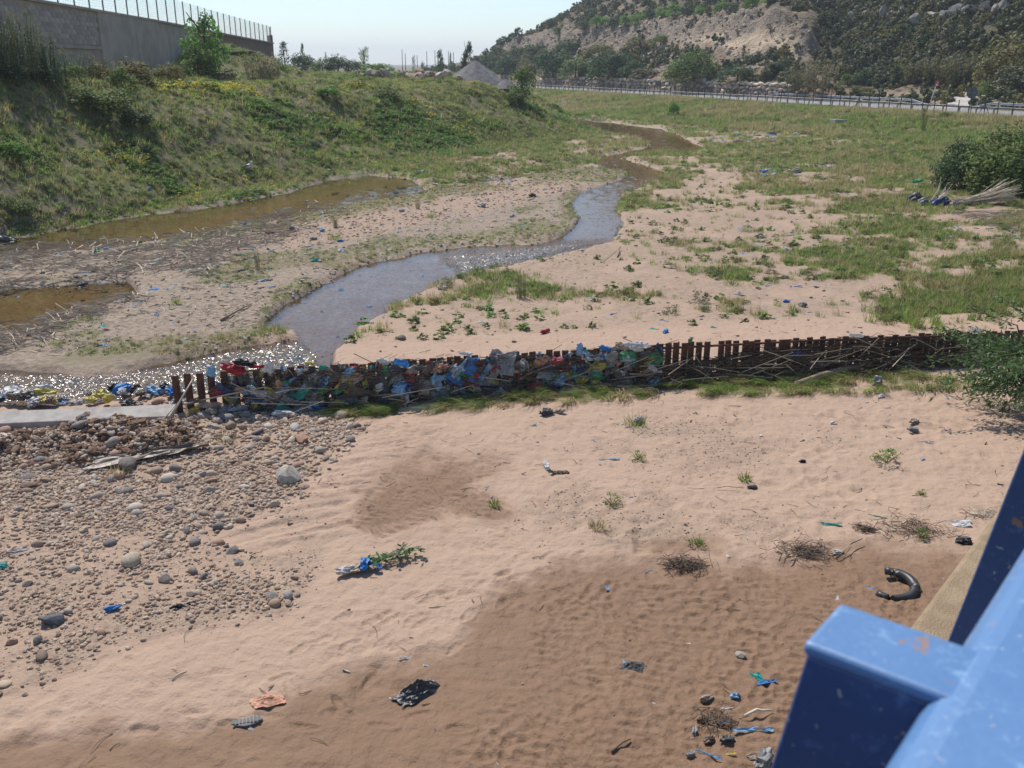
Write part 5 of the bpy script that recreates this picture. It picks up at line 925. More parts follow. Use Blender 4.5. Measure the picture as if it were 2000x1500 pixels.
X, Y, r = uni(2200, 18, 32, 32, 46, 66); px, pyy = proj(X, Y, .3); k = ((pyy > 425) & (pyy < 475) & (px > 1790)) | ((pyy > 340) & (pyy < 380) & (px > 1640) & (px < 1780) & (r.uniform(0, 1, 2200) < .5)); X, Y = X[k], Y[k]; n = len(X)
sticks('laid_canes', 'pale flood-laid canes in the grass of the right plain', 'debris', np.stack([X, Y, ground_z(X, Y) + .06], -1), r.normal(.1, .5, n), r.uniform(.4, 1.2, n), r.uniform(.01, .02, n), 'cane', .08, .05, 67)
X, Y, r = uni(9000, -9, 13, 7, 23, 68); cl = fbm(X * .8, Y * .8, 3, 100); k = (r.uniform(0, 1, 9000) < .02 + .16 * sst(.46, .66, cl)) & (zone('gravel', X, Y) < 5); X, Y = X[k], Y[k]; n = len(X)
sticks('sand_twigs', 'thin dark twigs scattered over the sand', 'debris', np.stack([X, Y, ground_z(X, Y) + .008], -1), r.uniform(0, 6.28, n), r.uniform(.06, .3, n), r.uniform(.003, .006, n), 'twig', .05, .12, 69)
def heap(name, label, px, py_, wpx, hpx, n, mt='twig', sd=0):
    r = np.random.default_rng(sd); X0, Y0, z0 = hit(px, py_); sc = math.hypot(Y0, H) / F; X = X0 + r.normal(0, wpx * sc * .25, n); Y = Y0 + r.normal(0, wpx * sc * .16, n); Z = ground_z(X, Y) + np.abs(r.normal(0, hpx * sc * .4, n))
    return sticks(name, label, 'debris', np.stack([X, Y, Z], -1), r.uniform(0, 6.28, n), r.uniform(.08, .35, n), r.uniform(.003, .006, n), mt, .25, .15, sd)
heap('twig_heap', 'twig heap with white plastic at the edge of the wet sand', 1340, 1098, 90, 12, 190, sd=71); heap('twig_heap', 'dark debris patch of twigs on dry sand', 1580, 1068, 110, 9, 210, sd=72); heap('twig_heap', 'twigs around a small green plant close to the bridge edge', 1790, 1030, 130, 8, 160, sd=73)
heap('twig_heap', 'small straw heap at the concrete bridge edge', 1915, 1000, 60, 6, 90, 'cane', 74); heap('twig_heap', 'twig tuft right of the green net strip', 1690, 1026, 36, 8, 60, sd=75); heap('twig_heap', 'dark roots around the half-buried rags on wet sand', 1400, 1395, 70, 6, 80, sd=76)
def stick(name, label, cat, a, b, rad, mt, za=.03, zb=.03, bend=.02):
    A_ = Vector(hit(*a)); B_ = Vector(hit(*b)); A_.z += za; B_.z += zb; m1 = A_.lerp(B_, .35) + Vector((bend, bend, bend)); m2 = A_.lerp(B_, .7) + Vector((-bend, 0, bend * .5))
    for v_ in (m1, m2): v_ -= A_
    o = obj(name, B().tube([(0, 0, 0), m1, m2, B_ - A_], [rad, rad * .92, rad * .8, rad * .6], 7).mesh(name, True), M[mt], loc=A_); return tag(o, label, cat)
def stick3(name, label, a, b, rad, mt):
    A_ = Vector(a); B_ = Vector(b); o = obj(name, B().tube([(0, 0, 0), (B_ - A_) * .5 + Vector((.02, 0, .01)), B_ - A_], [rad, rad * .9, rad * .6], 6).mesh(name, True), M[mt], loc=A_); return tag(o, label, 'stick')
stick('log', 'bent grey driftwood log lying in front of the right part of the barrier', 'log', (1552, 752), (1700, 722), .075, 'driftwood', .05, .16, .05)
stick3('cane_pole', 'long pale cane leaning against the barrier beside the sill', (-6.15, 15.55, .12), (-5.72, 16.1, .85), .022, 'cane')
stick3('cane_pole', 'short thin cane beside the long pale cane at the sill', (-6.3, 15.6, .1), (-6.0, 16.0, .45), .015, 'cane')
stick3('cane_pole', 'pale cane resting across the leftmost slats of the barrier', (-5.9, 16.05, .40), (-4.5, 16.35, .62), .018, 'cane')
stick('branch', 'brown straight branch on the mud beside the riffle', 'branch', (432, 630), (492, 597), .03, 'driftwood')
stick('branch', 'pale post lying at the edge of the brown pool', 'branch', (240, 478), (264, 466), .045, 'cane')
stick('branch', 'curved thin branch on dry sand near the debris patch', 'branch', (1634, 1082), (1684, 1052), .012, 'driftwood', .03, .08, .04)
stick('branch', 'thin twig running left of a flat dark stone on dry sand', 'branch', (1400, 951), (1452, 950), .006, 'driftwood')
stick('branch', 'pale knobbly bone-like branch on the wet sand above the blue net heap', 'branch', (1455, 1392), (1510, 1382), .016, 'cane', .04, .03, .03)
stick('branch', 'dark curved root on the wet sand', 'branch', (1195, 1455), (1232, 1432), .012, 'twig', .02, .02, .02)
stick('branch', 'dead forked branch on the silt ridge', 'branch', (1206, 502), (1212, 488), .02, 'twig', .02, .1, .03)
stick('branch', 'long thin stick pointing at the forked branch on the silt ridge', 'branch', (1172, 514), (1204, 490), .014, 'cane')

# ------------------------------------------------------------------ stones
NS = [(565, 937, 62, 'A', (.46, .41, .345), 'large angular white boulder at the edge of the cobbles'), (416, 808, 36, 'S', (.42, .34, .26), 'rounded tan boulder at the barrier foot beside the sill'), (590, 862, 40, 'A', (.36, .21, .14), 'reddish angular stone among the upper cobbles'), (248, 908, 62, 'S', (.17, .145, .13), 'large dark oval stone under the beige sackcloth'), (257, 1098, 40, 'S', (.47, .40, .29), 'yellowish rounded cobble beside a smaller white one'), (324, 1130, 36, 'A', (.40, .31, .25), 'pinkish angular cobble casting a long shadow'),
      (563, 1163, 28, 'S', (.40, .37, .34), 'pale grey round cobble on the fine gravel'), (80, 1276, 38, 'S', (.20, .15, .11), 'brown rounded stone at the lower edge of the cobbles'), (102, 1210, 46, 'A', (.12, .125, .135), 'flat dark slate slab among cobbles'), (55, 950, 38, 'S', (.22, .15, .115), 'dark reddish round stone below the earth clods'), (445, 818, 26, 'S', (.26, .25, .24), 'smooth grey cobble right of the tan boulder'), (480, 812, 28, 'S', (.33, .25, .20), 'brown cobble at the barrier foot'), (160, 850, 34, 'S', (.27, .23, .20), 'grey-brown stone in the brown earth clods'), (170, 822, 40, 'A', (.28, .18, .13), 'reddish slab tilted in the earth clods'),
      (226, 878, 34, 'S', (.36, .29, .24), 'pale cobble against the earth clods'), (575, 835, 34, 'S', (.46, .42, .36), 'pale flattened boulder at the barrier foot'), (1470, 945, 22, 'A', (.10, .09, .085), 'flat dark stone alone on the dry sand'), (1448, 1268, 24, 'A', (.36, .32, .26), 'flat pale stone on the wet sand'), (785, 662, 20, 'S', (.2, .17, .14), 'brown stone at the stream mouth behind the barrier'), (580, 681, 20, 'S', (.11, .105, .10), 'dark stone in the glittering riffle'), (785, 413, 14, 'S', (.4, .36, .32), 'pale flat stone on the gravel bar')]
def crumple(name, label, cat, px, py_, L_, wd, ht, mt, sd, rz):
    n = 46; u, v = np.meshgrid(np.linspace(-.5, .5, n), np.linspace(-.5, .5, n)); u = u.ravel(); v = v.ravel(); a = np.arctan2(v, u); k = 1 + .55 * (fbm(a * 1.6 + 5, a * 0 + sd, 3, sd) - .5)
    z = (.9 * ridge(u * 3.2 + v, v * 3.2, 3, sd) + .5 * ridge(u * 7, v * 7 + u * 2, 2, sd + 3)) * np.clip(1.15 - 2.1 * np.sqrt(u * u + v * v), .04, 1)
    P = np.stack([(u * k + .10 * (fbm(u * 6, v * 6, 2, sd + 5) - .5)) * L_, (v * k * (.75 + .5 * fbm(u * 3, v * 0, 2, sd + 8)) + .10 * (fbm(u * 6, v * 6, 2, sd + 7) - .5)) * wd, z * ht], -1); X_, Y_, z0 = hit(px, py_)
    return tag(obj(name, mesh_np(name, P, grid_faces(n, n)), mt, loc=(X_, Y_, z0), rot=(0, 0, rz)), label, cat)
crumple('plastic_bag', 'shiny black plastic bag crumpled on the sand at the edge of the wet area', 'bag', 815, 1338, .52, .26, .13, plain('glossy_black_film', (.012, .012, .014), (.02, .02, .022), 8, .28, .4, 60, spec=.6), 5, .62)
crumple('fabric_wad', 'dark grey wad of stringy fabric on the wet rippled sand', 'cloth', 1237, 1287, .32, .22, .07, plain('stringy_grey_fabric', (.15, .145, .14), (.06, .058, .055), 30, .9, .8, 60), 9, .1)
crumple('cloth_scrap', 'creased orange cloth scrap lying above the grey shoe sole', 'cloth', 520, 1358, .30, .20, .05, plain('creased_orange_cloth', (.62, .34, .22), (.48, .25, .16), 14, .85, .5, 40), 13, .35)
STC = {}
for px, py_, wd, kd, c, lb in NS:
    X_, Y_, z = hit(px, py_); sc = wd / 2 * math.sqrt(X_ ** 2 + Y_ ** 2 + H * H) / F; mt = plain('stone_tint', c, tuple(q * .7 for q in c), 5, .85, .4, 18, co='Object')
    tag(obj('boulder' if wd > 34 else 'stone', (ASTONES if kd == 'A' else STONES)[px % 8], mt, loc=(X_, Y_, z + sc * .22), rot=(0, .1, px % 6), scale=sc), lb, 'stone')
X, Y, r = uni(30000, -10, 1, 8, 17, 81); zg = zone('gravel', X, Y, 12); k = zg > -4; X, Y = X[k][:300 * 4], Y[k][:300 * 4]; rr = r.uniform(0, 1, len(X)); R_ = (.03 + .095 * rr ** 2.6) * np.interp(Y, [8, 11, 16], [.65, .85, 1.15]); o_ = np.argsort(-R_)[:278]; X, Y, R_ = X[o_], Y[o_], R_[o_]; Z = ground_z(X, Y)
COB = [('dark slate', (.14, .14, .145)), ('warm grey', (.36, .31, .26)), ('tan', (.46, .36, .26)), ('reddish brown', (.36, .21, .145)), ('pale cream', (.52, .45, .36)), ('brown', (.30, .21, .15))]
COBM = [plain(c.replace(' ', '_') + '_cobble', q, tuple(.55 * a + .45 * b_ for a, b_ in zip(q, (.42, .31, .225))), 4, .85, .4, 16) for c, q in COB]
for q in range(len(X)):
    ci = int(r.choice(6, p=[.18, .22, .18, .12, .12, .18])); ang_ = q % 13 > 9; big = R_[q] > .062
    wh = 'near the concrete sill' if Y[q] > 12.6 and X[q] < -5.4 else 'at the foot of the barrier' if Y[q] > 13.6 else 'in the middle of the gravel spread' if Y[q] > 10.6 else 'in the thin lower gravel on sand'
    lb = '%s %s %s cobble %s' % ('large' if big else 'small', COB[ci][0], 'angular' if ang_ else 'rounded', wh)
    tag(obj('cobble', (STONES + ASTONES[:3])[q % 13], COBM[ci], loc=(X[q], Y[q], Z[q] + R_[q] * .12), rot=(r.normal(0, .25), r.normal(0, .2), r.uniform(0, 6.28)), scale=R_[q]), lb, 'stone', lb.replace('cobble', 'cobbles'))
def peb(name, label, X, Y, R_, protos=PEB, lift=.08): scatter(name, label, 'gravel', np.stack([X, Y, ground_z(X, Y) + R_ * lift], -1), R_, protos, tilt=.3)
X, Y, r = uni(180000, -10.5, 1.2, 7.2, 17.2, 82); zg = zone('gravel', X, Y, 14); k = r.uniform(0, 1, len(X)) < sst(-30, 55, zg) * (.22 + .78 * sst(.36, .56, .6 * fbm(X * .9, Y * .9, 3, 71) + .4 * fbm(X * 3, Y * 3, 2, 75))) * np.interp(Y, [8, 10, 13], [.5, .72, 1]); X, Y = X[k], Y[k]; rr = r.uniform(0, 1, len(X)); peb('gravel', 'dense mixed grey, brown and tan river gravel', X, Y, (.009 + .055 * rr ** 3.6) * np.interp(Y, [8, 11, 16], [.7, .9, 1.15]))
X, Y, r = uni(40000, -8, 10, 7, 17, 83); zg = zone('finegrav', X, Y, 22); k = r.uniform(0, 1, len(X)) < np.maximum(sst(-20, 25, zg) * sst(.4, .56, fbm(X * 1.2, Y * 1.2, 3, 72)) * .8, .008); X, Y = X[k], Y[k]; rr = r.uniform(0, 1, len(X)); peb('fine_gravel', 'fine gravel strewn on the sand', X, Y, .007 + .02 * rr ** 3)
X, Y, r = wedge(60000, 20, 110, .5, 84); zb = zone('bar', X, Y, 5); k = (r.uniform(0, 1, len(X)) < np.maximum.reduce([.8 * sst(-3, 4, zb), .45 * sst(-6, 4, zone('riffle', X, Y, 4)) * (Y < 40), .035 + .14 * (zone('island', X, Y, 4) > 0), .6 * sst(-22, -4, zone('water', X, Y)) * sst(4, -1, zone('water', X, Y)) * (Y < 34), .25 * sst(-8, -1, zone('water', X, Y)) * sst(3, -1, zone('water', X, Y))])) & (dleft(X, Y) < .3) & (Y > 18.3 + .227 * (X + 6.1)); X, Y = X[k], Y[k]; rr = r.uniform(0, 1, len(X)); peb('bar_stones', 'stones of the gravel bars and stream bed', X, Y, (.02 + .07 * rr ** 3) * np.interp(Y, [20, 60, 110], [.8, 1.5, 2.2]))
X, Y, r = uni(1500, -10, -5.4, 13.4, 15.6, 85); k = zone('clods', X, Y, 10) > -4; X, Y = X[k], Y[k]; peb('earth_clods', 'brown earth clods and stones dumped before the sill', X, Y, .02 + .10 * r.uniform(0, 1, len(X)) ** 3, [proto(m.copy(), None) if False else m for m in [stone_mesh(70 + i, 1, True) for i in range(4)]], .3)
for m_ in bpy.data.collections['earth_clods_shapes'].objects: m_.data.materials.clear(); m_.data.materials.append(M.setdefault('clod', plain('earth_clod', (.23, .14, .09), (.13, .08, .055), 4, .95, .6, 12, rand=1)))

# ------------------------------------------------------------------ single finds in the foreground
def shoe_sole(px, py_, L_, rotz, label):
    X_, Y_, z = hit(px, py_); n = 28; V = []; Fq = []
    for zz in (0, .018):
        for i in range(n):
            a = 2 * math.pi * i / n; u = math.cos(a); wv = math.sin(a) * (.17 + .05 * u + .045 * math.cos(2.2 * u + .5)); V.append((u * L_ / 2, wv * L_, zz + .012 * u * u))
    b = B().add(V, [tuple(range(n))[::-1], tuple(range(n, 2 * n))] + [(i, (i + 1) % n, (i + 1) % n + n, i + n) for i in range(n)])
    e = thing('shoe_sole', label, 'shoe sole', (X_, Y_, z + .01), rotz); obj('sole', b.mesh('sole'), plain('grey_rubber', (.26, .25, .235), (.19, .18, .17), 6, .8), e)
    t = B()
    for i in range(8): t.box((-.42 * L_ + i * .115 * L_, 0, .026 + .012 * ((-.84 + i * .23) ** 2)), (.012, (.11 + .03 * (i > 4)) * L_, .004))
    obj('tread', t.mesh('tread'), plain('dark_tread', (.15, .145, .14), (.11, .105, .1), 6, .8), e)
shoe_sole(481, 1398, .30, .28, 'grey ribbed shoe sole lying on the sand')
# half-buried tyre
X_, Y_, z = hit(1742, 1136); e = thing('tyre', 'smooth black rubber ring half buried in sand near the bridge edge', 'tyre', (X_, Y_, z - .015), .35)
def torus(R, r_, a0, a1, n=26, m=10): 
    b = B(); b.tube([(R * math.cos(a), R * math.sin(a), 0) for a in np.linspace(a0, a1, n)], [r_ * (.75 + .25 * math.sin(math.pi * i / (n - 1))) for i in range(n)], m); return b.mesh('tube', True)
rub = plain('black_rubber', (.02, .02, .021), (.035, .034, .033), 6, .45, spec=.5)
tu_ = obj('tube', torus(.27, .062, -2.9, 1.15), rub, e, loc=(0, 0, .05), rot=(.12, -.1, 0)); obj('seam', torus(.335, .006, -2.8, 1.0, 26, 5), plain('worn_rubber', (.06, .06, .06), (.04, .04, .04), 6, .6), tu_, loc=(0, 0, .005))
# discarded bouquet
A_ = Vector(hit(680, 1118)); B_ = Vector(hit(820, 1080)); d = B_ - A_; ang = math.atan2(d.y, d.x); Lb = d.length
e = thing('bouquet', 'discarded bouquet of green leaves with blue ribbon and white wrapping on the sand', 'bouquet', A_, ang); r = np.random.default_rng(91)
b = B()
for i in range(16):
    y0 = r.normal(0, .02); b.tube([(-.12, y0, .05), (Lb * .3, y0 * 1.2, .07), (Lb * r.uniform(.6, .95), r.normal(0, .09), .06 + r.uniform(0, .06))], [.005, .005, .003], 4)
obj('stems', b.mesh('stems'), G['mid'], e)
n = 90; t = r.uniform(.28, 1.02, n); P = np.stack([t * Lb, r.normal(0, .055, n) * (.6 + t), .05 + r.uniform(0, .10, n)], -1); obj('leaves', mesh_np('leaves', *quads(P, np.stack([r.normal(0, .5, n), r.normal(0, .5, n), np.ones(n)], -1), r.uniform(.035, .065, n), .42, r)), plain('bouquet_leaves', (.05, .11, .03), (.09, .15, .05), 12, .45, rand=2, trans=.2), e)
obj('ribbon', BAGS[3], M['p_blue'], e, loc=(Lb * .22, 0, .09), rot=(.3, .2, 1), scale=(.27, .24, .3)); obj('ribbon', RAGS[1], M['p_blue'], e, loc=(Lb * .3, -.03, .05), rot=(.5, 0, 2), scale=(.28, .26, .3))
obj('wrapping', BAGS[1], M['p_white'], e, loc=(-.03, 0, .07), rot=(0, .2, .2), scale=(.36, .24, .26)); obj('wrapping', BAGS[5], M['p_beige'], e, loc=(.1, .0, .05), rot=(0, 0, .1), scale=(.34, .2, .2)); obj('tag', RAGS[2], M['p_grey'], e, loc=(Lb * .66, -.01, .1), rot=(.6, .3, 1.2), scale=(.16, .15, .14))
# little green plants growing out of the sand
for i, (px, py_, wd, lb) in enumerate([(1196, 978, 42, 'small leafy green plant beside the long white plastic shred'), (1365, 1058, 40, 'bushy green plant on dry sand above the twig heap'), (1732, 898, 60, 'low spreading green plant on dry sand near the bridge'), (1456, 930, 32, 'small green tuft above the flat dark stone'), (1798, 1044, 36, 'green plant in the twigs close to the bridge edge'), (1165, 1028, 40, 'greyish dry tuft beside fine gravel'), (1245, 892, 36, 'small weed with white scrap on the sand below the barrier'), (1800, 963, 22, 'tiny green sprig on dry sand'), (1240, 826, 50, 'green weed tuft holding a white bag in front of the barrier'), (965, 980, 26, 'flattened green wisp beside the wet channel'), (1368, 592, 46, 'dark leafy shrublet on the sand behind the barrier'), (1375, 607, 26, 'bright herb below the dark leafy shrublet'), (1312, 612, 34, 'bright leafy herb left of the dark shrublet'), (1430, 557, 40, 'dark green herb clump in grass right of the shrublet'), (345, 594, 26, 'dark green tuft on the muddy island'), (655, 468, 40, 'green tuft upstream of the cut bank'), (843, 425, 20, 'small green tuft on the gravel bar'), (440, 862, 50, 'sparse yellow-green grass between cobbles'), (232, 924, 50, 'yellow-green grass under the beige sackcloth')]):
    X_, Y_, z = hit(px, py_); sc = wd * math.hypot(Y_, H) / F * 1.15; e = thing('small_plant', lb, 'plant', (X_, Y_, z - .01), i * 1.3); r = np.random.default_rng(700 + i)
    dry = 'dry' if 'dry tuft' in lb or 'yellow-green' in lb else None; b = B()
    for q in range(7): a = q * .9; b.tube([(0, 0, 0), (.2 * math.cos(a) * sc, .2 * math.sin(a) * sc, .2 * sc), (.38 * math.cos(a) * sc, .38 * math.sin(a) * sc, (.25 + .2 * r.uniform()) * sc)], [.006, .005, .002], 3)
    obj('stem', b.mesh('stem'), G['olive'], e)
    if 'grass' in lb or 'tuft' in lb or 'wisp' in lb: obj('leaves', blades(800 + i, 60, .5 * sc, .36 * sc, .007, .7), G[dry or 'grass'], e)
    else: v_, f_ = crown(800 + i, 260, 16, .05, 'bush', .4); v_[:, 2] *= .7; obj('leaves', mesh_np('leaves', v_ * sc, f_), G['dark' if 'dark' in lb else 'lush'], e)
# white and grey gull on the bank
X_, Y_, z = hit(484, 336); e = thing('gull', 'white gull with grey wings standing on the grassy bank above the pool', 'bird', (X_, Y_, z + .03), -.2); k = .62; e.scale = (1.25,) * 3
wf = plain('white_feathers', (.75, .74, .72), (.66, .65, .63), 9, .8); gf = plain('grey_feathers', (.20, .21, .22), (.15, .155, .165), 9, .8); yl = plain('yellow_bill', (.55, .35, .05), (.5, .3, .05), 5, .5)
obj('body', B().tube([(-.26, 0, .13), (-.16, 0, .15), (0, 0, .19), (.12, 0, .24), (.17, 0, .31), (.19, 0, .37), (.225, 0, .385), (.25, 0, .38)], [.01, .05, .085, .08, .045, .042, .035, .012], 10).mesh('body', True), wf, e)
for sg in (-1, 1):
    obj('wing', B().tube([(.11, sg * .075, .25), (0, sg * .088, .22), (-.14, sg * .07, .17), (-.33, sg * .02, .12)], [.015, .05, .04, .006], 8).mesh('wing', True), gf, e, scale=(1, 1, 1)); obj('leg', B().tube([(.02, sg * .03, .12), (.03, sg * .03, 0), (.07, sg * .03, 0)], .007, 5).mesh('leg'), yl, e)
obj('bill', B().tube([(.25, 0, .38), (.31, 0, .368)], [.012, .004], 6).mesh('bill'), yl, e)

# ------------------------------------------------------------------ left terrace: wall, mesh fence, mound plants
WP = [(-23.6, 40.0), (-24.6, 50.6), (-25.6, 62.5), (-26.8, 76.0), (-28.5, 100.0), (-30.2, 127.0), (-31.6, 131.5), (-34.5, 134.5)]
def wl(y): return float(np.interp(y, [p[1] for p in WP], [p[0] for p in WP]))
def wtop(y): return float(np.interp(y, [40, 50.6, 76, 127, 135], [9.45, 9.4, 9.35, 8.75, 8.7]))
wall = thing('boundary_wall', 'long grey rendered boundary wall with a bare blockwork patch behind the reeds', 'wall', (WP[0][0], WP[0][1], 5))
def wpart(name, m, mt): o = obj(name, m, mt, wall); o.matrix_parent_inverse = Matrix.Translation(wall.location).inverted(); return o
def wall_run(name, ya, yb, zb, zt, off, th, mt):
    a = Vector((wl(ya), ya, 0)); b_ = Vector((wl(yb), yb, 0)); d = (b_ - a).normalized(); n = Vector((d.y, -d.x, 0)); b = B(); V = []
    for p, q in ((a, ya), (b_, yb)):
        for o_, z in ((off, zb), (off, zt(q)), (off - th, zt(q)), (off - th, zb)): V.append(p + n * o_ + Vector((0, 0, z)))
    b.add(V, [(0, 1, 2, 3), (7, 6, 5, 4), (0, 4, 5, 1), (1, 5, 6, 2), (2, 6, 7, 3), (3, 7, 4, 0)]); return wpart(name, b.mesh(name), mt)
wall_run('wall_panel', 40, 62.4, 3.6, lambda y: wtop(y) - .12, 0, .4, M['wall'])
for a, b_ in ((62.4, 69), (69, 76), (76, 88), (88, 100), (100, 113.5), (113.5, 127)): wall_run('wall_panel', a + .01, b_ - .01, 3.4, lambda y: wtop(y) - .12, .14 if a < 75 else .0, .5, M['wall'] if a < 88 else M.setdefault('redwall', plain('reddish_blockwork', (.24, .17, .13), (.19, .135, .105), 1.5, .95, .3, 6)))
wall_run('wall_panel', 127, 131.5, 4, lambda y: wtop(y) + .9, .05, .4, M['redwall']); 
a_ = (40, 50.6, 62.4, 76, 88, 100, 113.5, 127)
for p, q in zip(a_[:-1], a_[1:]): wall_run('coping', p, q - .01, 0, wtop, .2, .6, M['wall']).data.transform(Matrix()) 
for o in [c for c in wall.children if c.name.startswith('coping')]:
    for v_ in o.data.vertices:
        if v_.co.z < 1: v_.co.z = wtop(v_.co.y) - .13
wall_run('ledge', 46, 64, 7.05, lambda y: 7.25, .12, .3, M['wall'])
bm_ = B().box((0, 0, 0), (.02 + .03, .385, .125)).mesh('block'); bm_.materials.append(M['block'])
r = np.random.default_rng(95)
for row in range(8):
    for i in range(22):
        y = 45.2 + i * .8 + (.4 if row % 2 else 0); z = 7.42 + row * .262
        if y > 62 or z + .14 > wtop(y) - .12: continue
        o = obj('block', bm_, None, wall, rot=(0, 0, math.atan2(1.0, wl(y + .5) - wl(y - .5)) - math.pi / 2), scale=(1, 1, 1)); o.matrix_parent_inverse = Matrix.Translation(wall.location).inverted(); o.location = (wl(y) + .01 + r.normal(0, .006), y, z)
mf = thing('mesh_fence', 'grey wire mesh fence on top of the boundary wall', 'fence', (WP[0][0], WP[0][1], 9.4))
def mpart(name, m, mt): o = obj(name, m, mt, mf); o.matrix_parent_inverse = Matrix.Translation(mf.location).inverted(); return o
y = 41.0; pts = []
while y < 131: pts.append(y); y += 2.6
pst = B().box((0, 0, .95), (.035, .035, .95)).mesh('post'); M['fencepost'] = plain('grey_fence_post', (.13, .14, .15), (.10, .105, .115), 4, .6)
for y in pts: o = mpart('post', pst, M['fencepost']); o.location = (wl(y) - .1, y, wtop(y))
M['wire'] = plain('fence_wire', (.30, .32, .34), (.24, .26, .28), 4, .5)
for y0, y1 in zip(pts[:-1], pts[1:]):
    b = B()
    for k in range(13): z = .08 + k * .148; b.tube([(wl(y0) - .1, y0, wtop(y0) + z), (wl(y1) - .1, y1, wtop(y1) + z)], .006, 3, False)
    for k in range(1, 9): y = y0 + (y1 - y0) * k / 9; b.tube([(wl(y) - .1, y, wtop(y) + .08), (wl(y) - .1, y, wtop(y) + 1.86)], .005, 3, False)
    mpart('wire_panel', b.mesh('wire_panel'), M['wire'])

def reed_mesh(seed, n=46, plume=True):
    r = np.random.default_rng(seed); st = B(); V = []; Fq = []; pl = []
    for i in range(n):
        a = r.uniform(0, 6.28); ro = .42 * math.sqrt(r.uniform()); x, y = ro * math.cos(a), ro * math.sin(a); h = r.uniform(.6, 1.0); lx, ly = r.normal(0, .07) + x * .25, r.normal(0, .07) + y * .25
        P = lambda t: Vector((x + lx * t * t, y + ly * t * t, h * t)); st.tube([P(0), P(.5), P(1)], [.006, .005, .003], 3, False); pl.append(P(1))
        for j in range(20):
            t = r.uniform(.08, .98); p = P(t); b = r.uniform(0, 6.28); L_ = r.uniform(.10, .22); dx, dy = math.cos(b), math.sin(b); wx, wy = -dy * .013, dx * .013; k = len(V)
            for q in range(4):
                u = q / 3; c = p + Vector((dx * L_ * u * .8, dy * L_ * u * .8, L_ * (.75 * u - .95 * u * u))); e_ = (1 - u * .95); V += [(c.x + wx * e_, c.y + wy * e_, c.z), (c.x - wx * e_, c.y - wy * e_, c.z)]
                if q: Fq.append((k + 2 * q - 2, k + 2 * q - 1, k + 2 * q + 1, k + 2 * q))
    lv = mesh_np('leaves', np.array(V), np.array(Fq)); pv = []; N_ = []
    for p in pl:
        if r.uniform() < .4:
            for q in range(16): pv.append(p + Vector((r.normal(0, .012) + .02 * q / 16, r.normal(0, .012), q / 16 * .13 - .02)))
    pm = mesh_np('plumes', *quads(np.array([tuple(q) for q in pv]), r.normal(size=(len(pv), 3)), .018, .4, r)) if pv else None
    return st.mesh('stems'), lv, pm
RE = [reed_mesh(1), reed_mesh(2), reed_mesh(3, 60)]
def reeds(label, px, py_, wpx, hpx, mt, depth=None, plume='tan', group=None, i=0, pos=None):
    if depth: x, y, k = ray(px, py_); t = depth / float(y); X_, Y_ = float(x) * t, depth; z = float(surf(np.array([X_]), np.array([Y_]))[0])
    else: X_, Y_, z = hit(px, py_)
    sc = Y_ / F * 1.03; st, lv, pm = RE[i % 3]; e = thing('reed_clump', label, 'reeds', (X_, Y_, z - .05), i * 1.1, group); S = (wpx * sc, wpx * sc, hpx * sc)
    obj('stems', st, G['olive'], e, scale=S); obj('leaves', lv, G[mt], e, scale=S)
    if plume and pm: obj('plumes', pm, G[plume], e, scale=S)
    return e
for i, (px, w_, h_, dp, m_, lb) in enumerate([(8, 70, 118, 45.5, 'reedgreen', 'tall green cane reeds by the left end of the boundary wall'), (42, 70, 128, 47, 'reedgreen', 'tallest green cane reeds with feathery plumes before the wall'), (78, 66, 100, 48.5, 'reedgreen', 'green cane reeds right of the tallest clump, before the wall'), (108, 50, 74, 49.3, 'reedgreen', 'shorter green cane reeds at the right end of the reed stand before the wall'), (160, 46, 62, 53, 'reedgreen', 'slim green reeds alone against the rendered wall'), (200, 40, 52, 56, 'reed', 'slim dry reeds beside the yellowish shrub at the wall'), (352, 26, 44, 64, 'reedgreen', 'narrow dark reed tuft left of the wall tree'), (505, 50, 46, 74, 'tan', 'straw-coloured reeds on the bank crest below the mound'), (530, 40, 40, 76, 'tan', 'thin straw reeds at the right end of the crest reeds')]): reeds(lb, px, 152, w_, h_, m_, dp, i=i)
plant('tree', 'leafy green tree growing against the boundary wall', 'tree', 402, 118, 95, 98, 'round', 'lush', depth=70); plant('bush', 'dense bush at the foot of the wall tree', 'bush', 385, 122, 80, 52, 'bush', 'mid', depth=68)
for px, py_, w_, h_, m_, lb, dp in [(255, 152, 115, 58, 'olive', 'wide yellowish shrub on the bank crest before the wall', 57), (195, 152, 70, 46, 'olive', 'low yellowish shrub left of the wide one on the crest', 54), (140, 152, 60, 40, 'mid', 'green shrub at the reed stand on the crest', 51), (330, 150, 66, 40, 'olive', 'brownish shrub right of the wide yellowish shrub', 61), (440, 150, 60, 26, 'scrub', 'low grey-green shrub on the mound side', 72), (470, 126, 70, 30, 'scrub', 'grey-green shrub on the dirt mound', 84), (20, 152, 80, 40, 'dark', 'dark undergrowth beneath the tall reeds', 45.5), (80, 152, 80, 36, 'dark', 'dark undergrowth right of the tall reeds', 48)]: plant('shrub', lb, 'shrub', px, py_, w_, h_, 'bush', m_, depth=dp)
